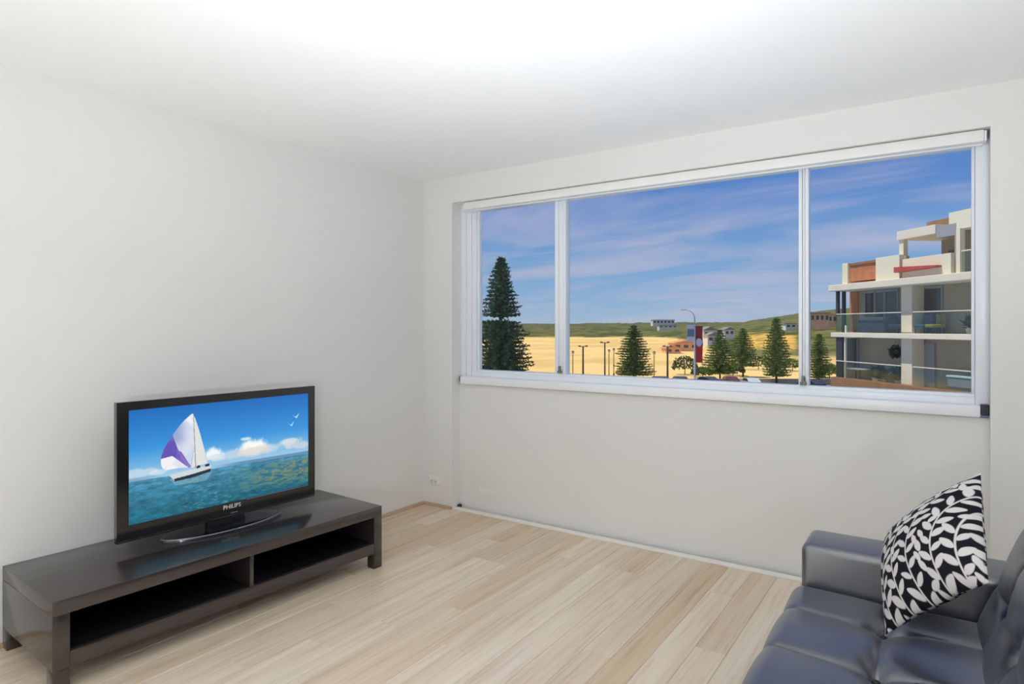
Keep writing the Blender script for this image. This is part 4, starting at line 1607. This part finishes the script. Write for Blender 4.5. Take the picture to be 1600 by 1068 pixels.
# pavilion
ap('terrace_post', 'render', (4.55, 4.84, 0.55, 0.8, 3.80, 5.95))
ap('roof_fascia', 'slab', (4.50, 6.95, 0.45, 4.2, 5.84, 6.28), bev=0.01)
ap('roof_fascia', 'greywall', (6.95, 8.15, 0.5, 4.2, 5.62, 6.16))
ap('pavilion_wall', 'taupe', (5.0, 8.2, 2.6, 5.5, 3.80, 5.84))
f_ = ap('window', 'greywall', (5.5, 7.2, 2.5, 2.62, 4.6, 5.3))
ap('pane', 'darkglass', (5.56, 7.14, 2.47, 2.5, 4.66, 5.24), parent=f_)
ap('roof_box', 'timber', (5.60, 7.0, 1.2, 3.2, 6.28, 6.62))
ap('roof_box', 'greywall', (7.0, 8.2, 1.3, 3.2, 6.10, 6.62))
ap('side_wall', 'taupe', (8.1, 8.32, 0.4, 4.5, 3.80, 5.7))
ap('terrace_post', 'slab', (8.34, 8.55, 0.25, 0.5, 3.80, 5.85))
ap('upper_fascia', 'render', (7.25, LB, 0.9, 5.5, 6.18, 6.78), (8.3, LB, 0.3, 5.5, 5.82, 6.50), bev=0.01)
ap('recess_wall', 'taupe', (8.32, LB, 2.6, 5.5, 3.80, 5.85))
ap('handrail', 'slab', (8.55, 11, 0.30, 0.36, 4.78, 4.84))
ap('balustrade_panel', 'railglass', (8.58, 10.9, 0.32, 0.335, 3.85, 4.78))


# things on the balconies
def on_apt(x, y, z):
    return AO + AE * x + AN * y + Vector((0, 0, z))


ARZ = math.atan2(AE.y, AE.x)
M['cover'] = mat('plum_cover', lin(84, 80, 96), 0.8, 0.2)
M['blue'] = mat('blue_fabric', lin(70, 84, 108), 0.8, 0.2)
M['yellow'] = mat('ochre_fabric', lin(150, 138, 60), 0.8, 0.2)
M['pale'] = mat('pale_top', lin(222, 228, 226), 0.4, 0.5)
M['plantdark'] = mat('dark_leaf', lin(36, 50, 40), 0.7, 0.3, var=0.3, vscale=4)
t_ = empty('covered_table', on_apt(2.78, 0.74, 1.04), ARZ, 'plum-covered outdoor table on the upper balcony', 'table')
MB().prism([(-1.02, 0.02), (1.02, 0.02), (0.95, 0.86), (-0.95, 0.86)], -0.45, 0.45, bev=0.04).build('cloth', M['cover'], t_, auto=50)
MB().lathe([(0.18, 0.84), (0.30, 0.92), (0.22, 0.98), (0.04, 1.0)], 12).build('bundle', M['plantdark'], t_, smooth=True)


def outdoor_chair(x, y, z, rz, mt, label):
    c = empty('outdoor_chair', on_apt(x, y, z), ARZ + rz, label, 'chair', 'chairs on the upper balcony')
    MB().box(-0.32, 0.32, -0.30, 0.32, 0.30, 0.46, bev=0.05).build('seat', M[mt], c, auto=50)
    MB().box(-0.32, 0.32, 0.22, 0.36, 0.40, 0.95, bev=0.05).build('backrest', M[mt], c, auto=50)
    for sx in (-0.26, 0.26):
        for sy in (-0.24, 0.26):
            MB().box(sx - 0.02, sx + 0.02, sy - 0.02, sy + 0.02, 0, 0.31).build('leg', M['darkpost'], c)


outdoor_chair(4.28, 0.7, 1.04, 0.0, 'blue', 'blue outdoor chair hidden half behind the balcony column')
outdoor_chair(5.80, 0.85, 1.04, 0.0, 'blue', 'blue outdoor chair right of the balcony column')
outdoor_chair(6.55, 0.80, 1.04, -0.2, 'yellow', 'ochre outdoor chair on the upper balcony')


def pot_plant(x, y, z, s, label, seed, mt='plantdark'):
    r = random.Random(seed)
    p = empty('potted_plant', on_apt(x, y, z), 0, label, 'plant', 'plants on the balconies')
    MB().lathe([(0.14 * s, 0), (0.20 * s, 0.32 * s), (0.22 * s, 0.34 * s)], 14).build('pot', M['slab'], p, auto=40)
    V, Fc = [], []
    for k in range(90):
        a, e_ = r.uniform(0, 6.28), r.uniform(0.1, 1.4)
        d = Vector((math.cos(a) * math.cos(e_), math.sin(a) * math.cos(e_), math.sin(e_)))
        b0 = Vector((0, 0, 0.3 * s + r.uniform(0, 0.4) * s))
        q = d.orthogonal().normalized() * 0.06 * s
        L = r.uniform(0.35, 0.7) * s
        k0 = len(V)
        V.extend([b0, b0 + d * L * .5 + q, b0 + d * L, b0 + d * L * .5 - q])
        Fc.append((k0, k0 + 1, k0 + 2, k0 + 3))
    me_ = bpy.data.meshes.new('foliage')
    set_mesh(me_, np.array([tuple(v) for v in V]), np.array(Fc))
    link('foliage', me_, M[mt], p)


pot_plant(8.6, 0.7, 1.04, 0.8, 'small potted plant at the far right of the upper balcony', 3)
pot_plant(4.3, 0.75, -1.75, 1.0, 'low green plant left of the lower balcony column', 4)
pot_plant(3.15, 0.7, -1.75, 0.9, 'low green plant behind the lower balustrade', 5, 'shrub')
pot_plant(2.28, 1.0, -1.75, 0.9, 'plant beside the pale table on the lower balcony', 6)
hb = empty('hanging_plant', on_apt(4.05, 0.75, 0.78), 0, 'dark leafy plant hanging beside the lower balcony column', 'plant')
r_ = random.Random(9)
V, Fc = [], []
for k in range(220):
    a, e_ = r_.uniform(0, 6.28), math.asin(r_.uniform(-1, 1))
    q = r_.uniform(0.5, 1)
    p = Vector((math.cos(a) * math.cos(e_) * 0.32 * q, math.sin(a) * math.cos(e_) * 0.32 * q, -0.72 + math.sin(e_) * 0.36 * q))
    d = Vector((r_.uniform(-1, 1), r_.uniform(-1, 1), r_.uniform(-1, .6))).normalized()
    s1 = d.orthogonal().normalized() * 0.05
    k0 = len(V)
    V.extend([p - d * .08, p + s1, p + d * .14, p - s1])
    Fc.append((k0, k0 + 1, k0 + 2, k0 + 3))
me = bpy.data.meshes.new('foliage')
set_mesh(me, np.array([tuple(v) for v in V]), np.array(Fc))
link('foliage', me, M['plantdark'], hb)
MB().tube([(0, 0, 0), (0, 0, -0.6)], 0.008, 5).build('cord', M['darkpost'], hb)
tb = empty('outdoor_table', on_apt(1.25, 0.72, -1.75), ARZ, 'pale-topped table on the lower balcony', 'table')
MB().box(-0.75, 0.75, -0.45, 0.45, 0.70, 0.75, bev=0.01).build('top', M['pale'], tb)
for sx in (-0.65, 0.65):
    for sy in (-0.36, 0.36):
        MB().box(sx - 0.03, sx + 0.03, sy - 0.03, sy + 0.03, 0, 0.70).build('leg', M['darkpost'], tb)
bx = empty('bench_box', on_apt(8.6, 0.8, -1.75), ARZ, 'grey bench with pale top on the right of the lower balcony', 'bench')
MB().box(-1.0, 1.3, -0.3, 0.35, 0, 0.78).build('body', M['greywall'], bx)
MB().box(-1.05, 1.35, -0.34, 0.38, 0.78, 0.86, bev=0.01).build('top', M['pale'], bx)
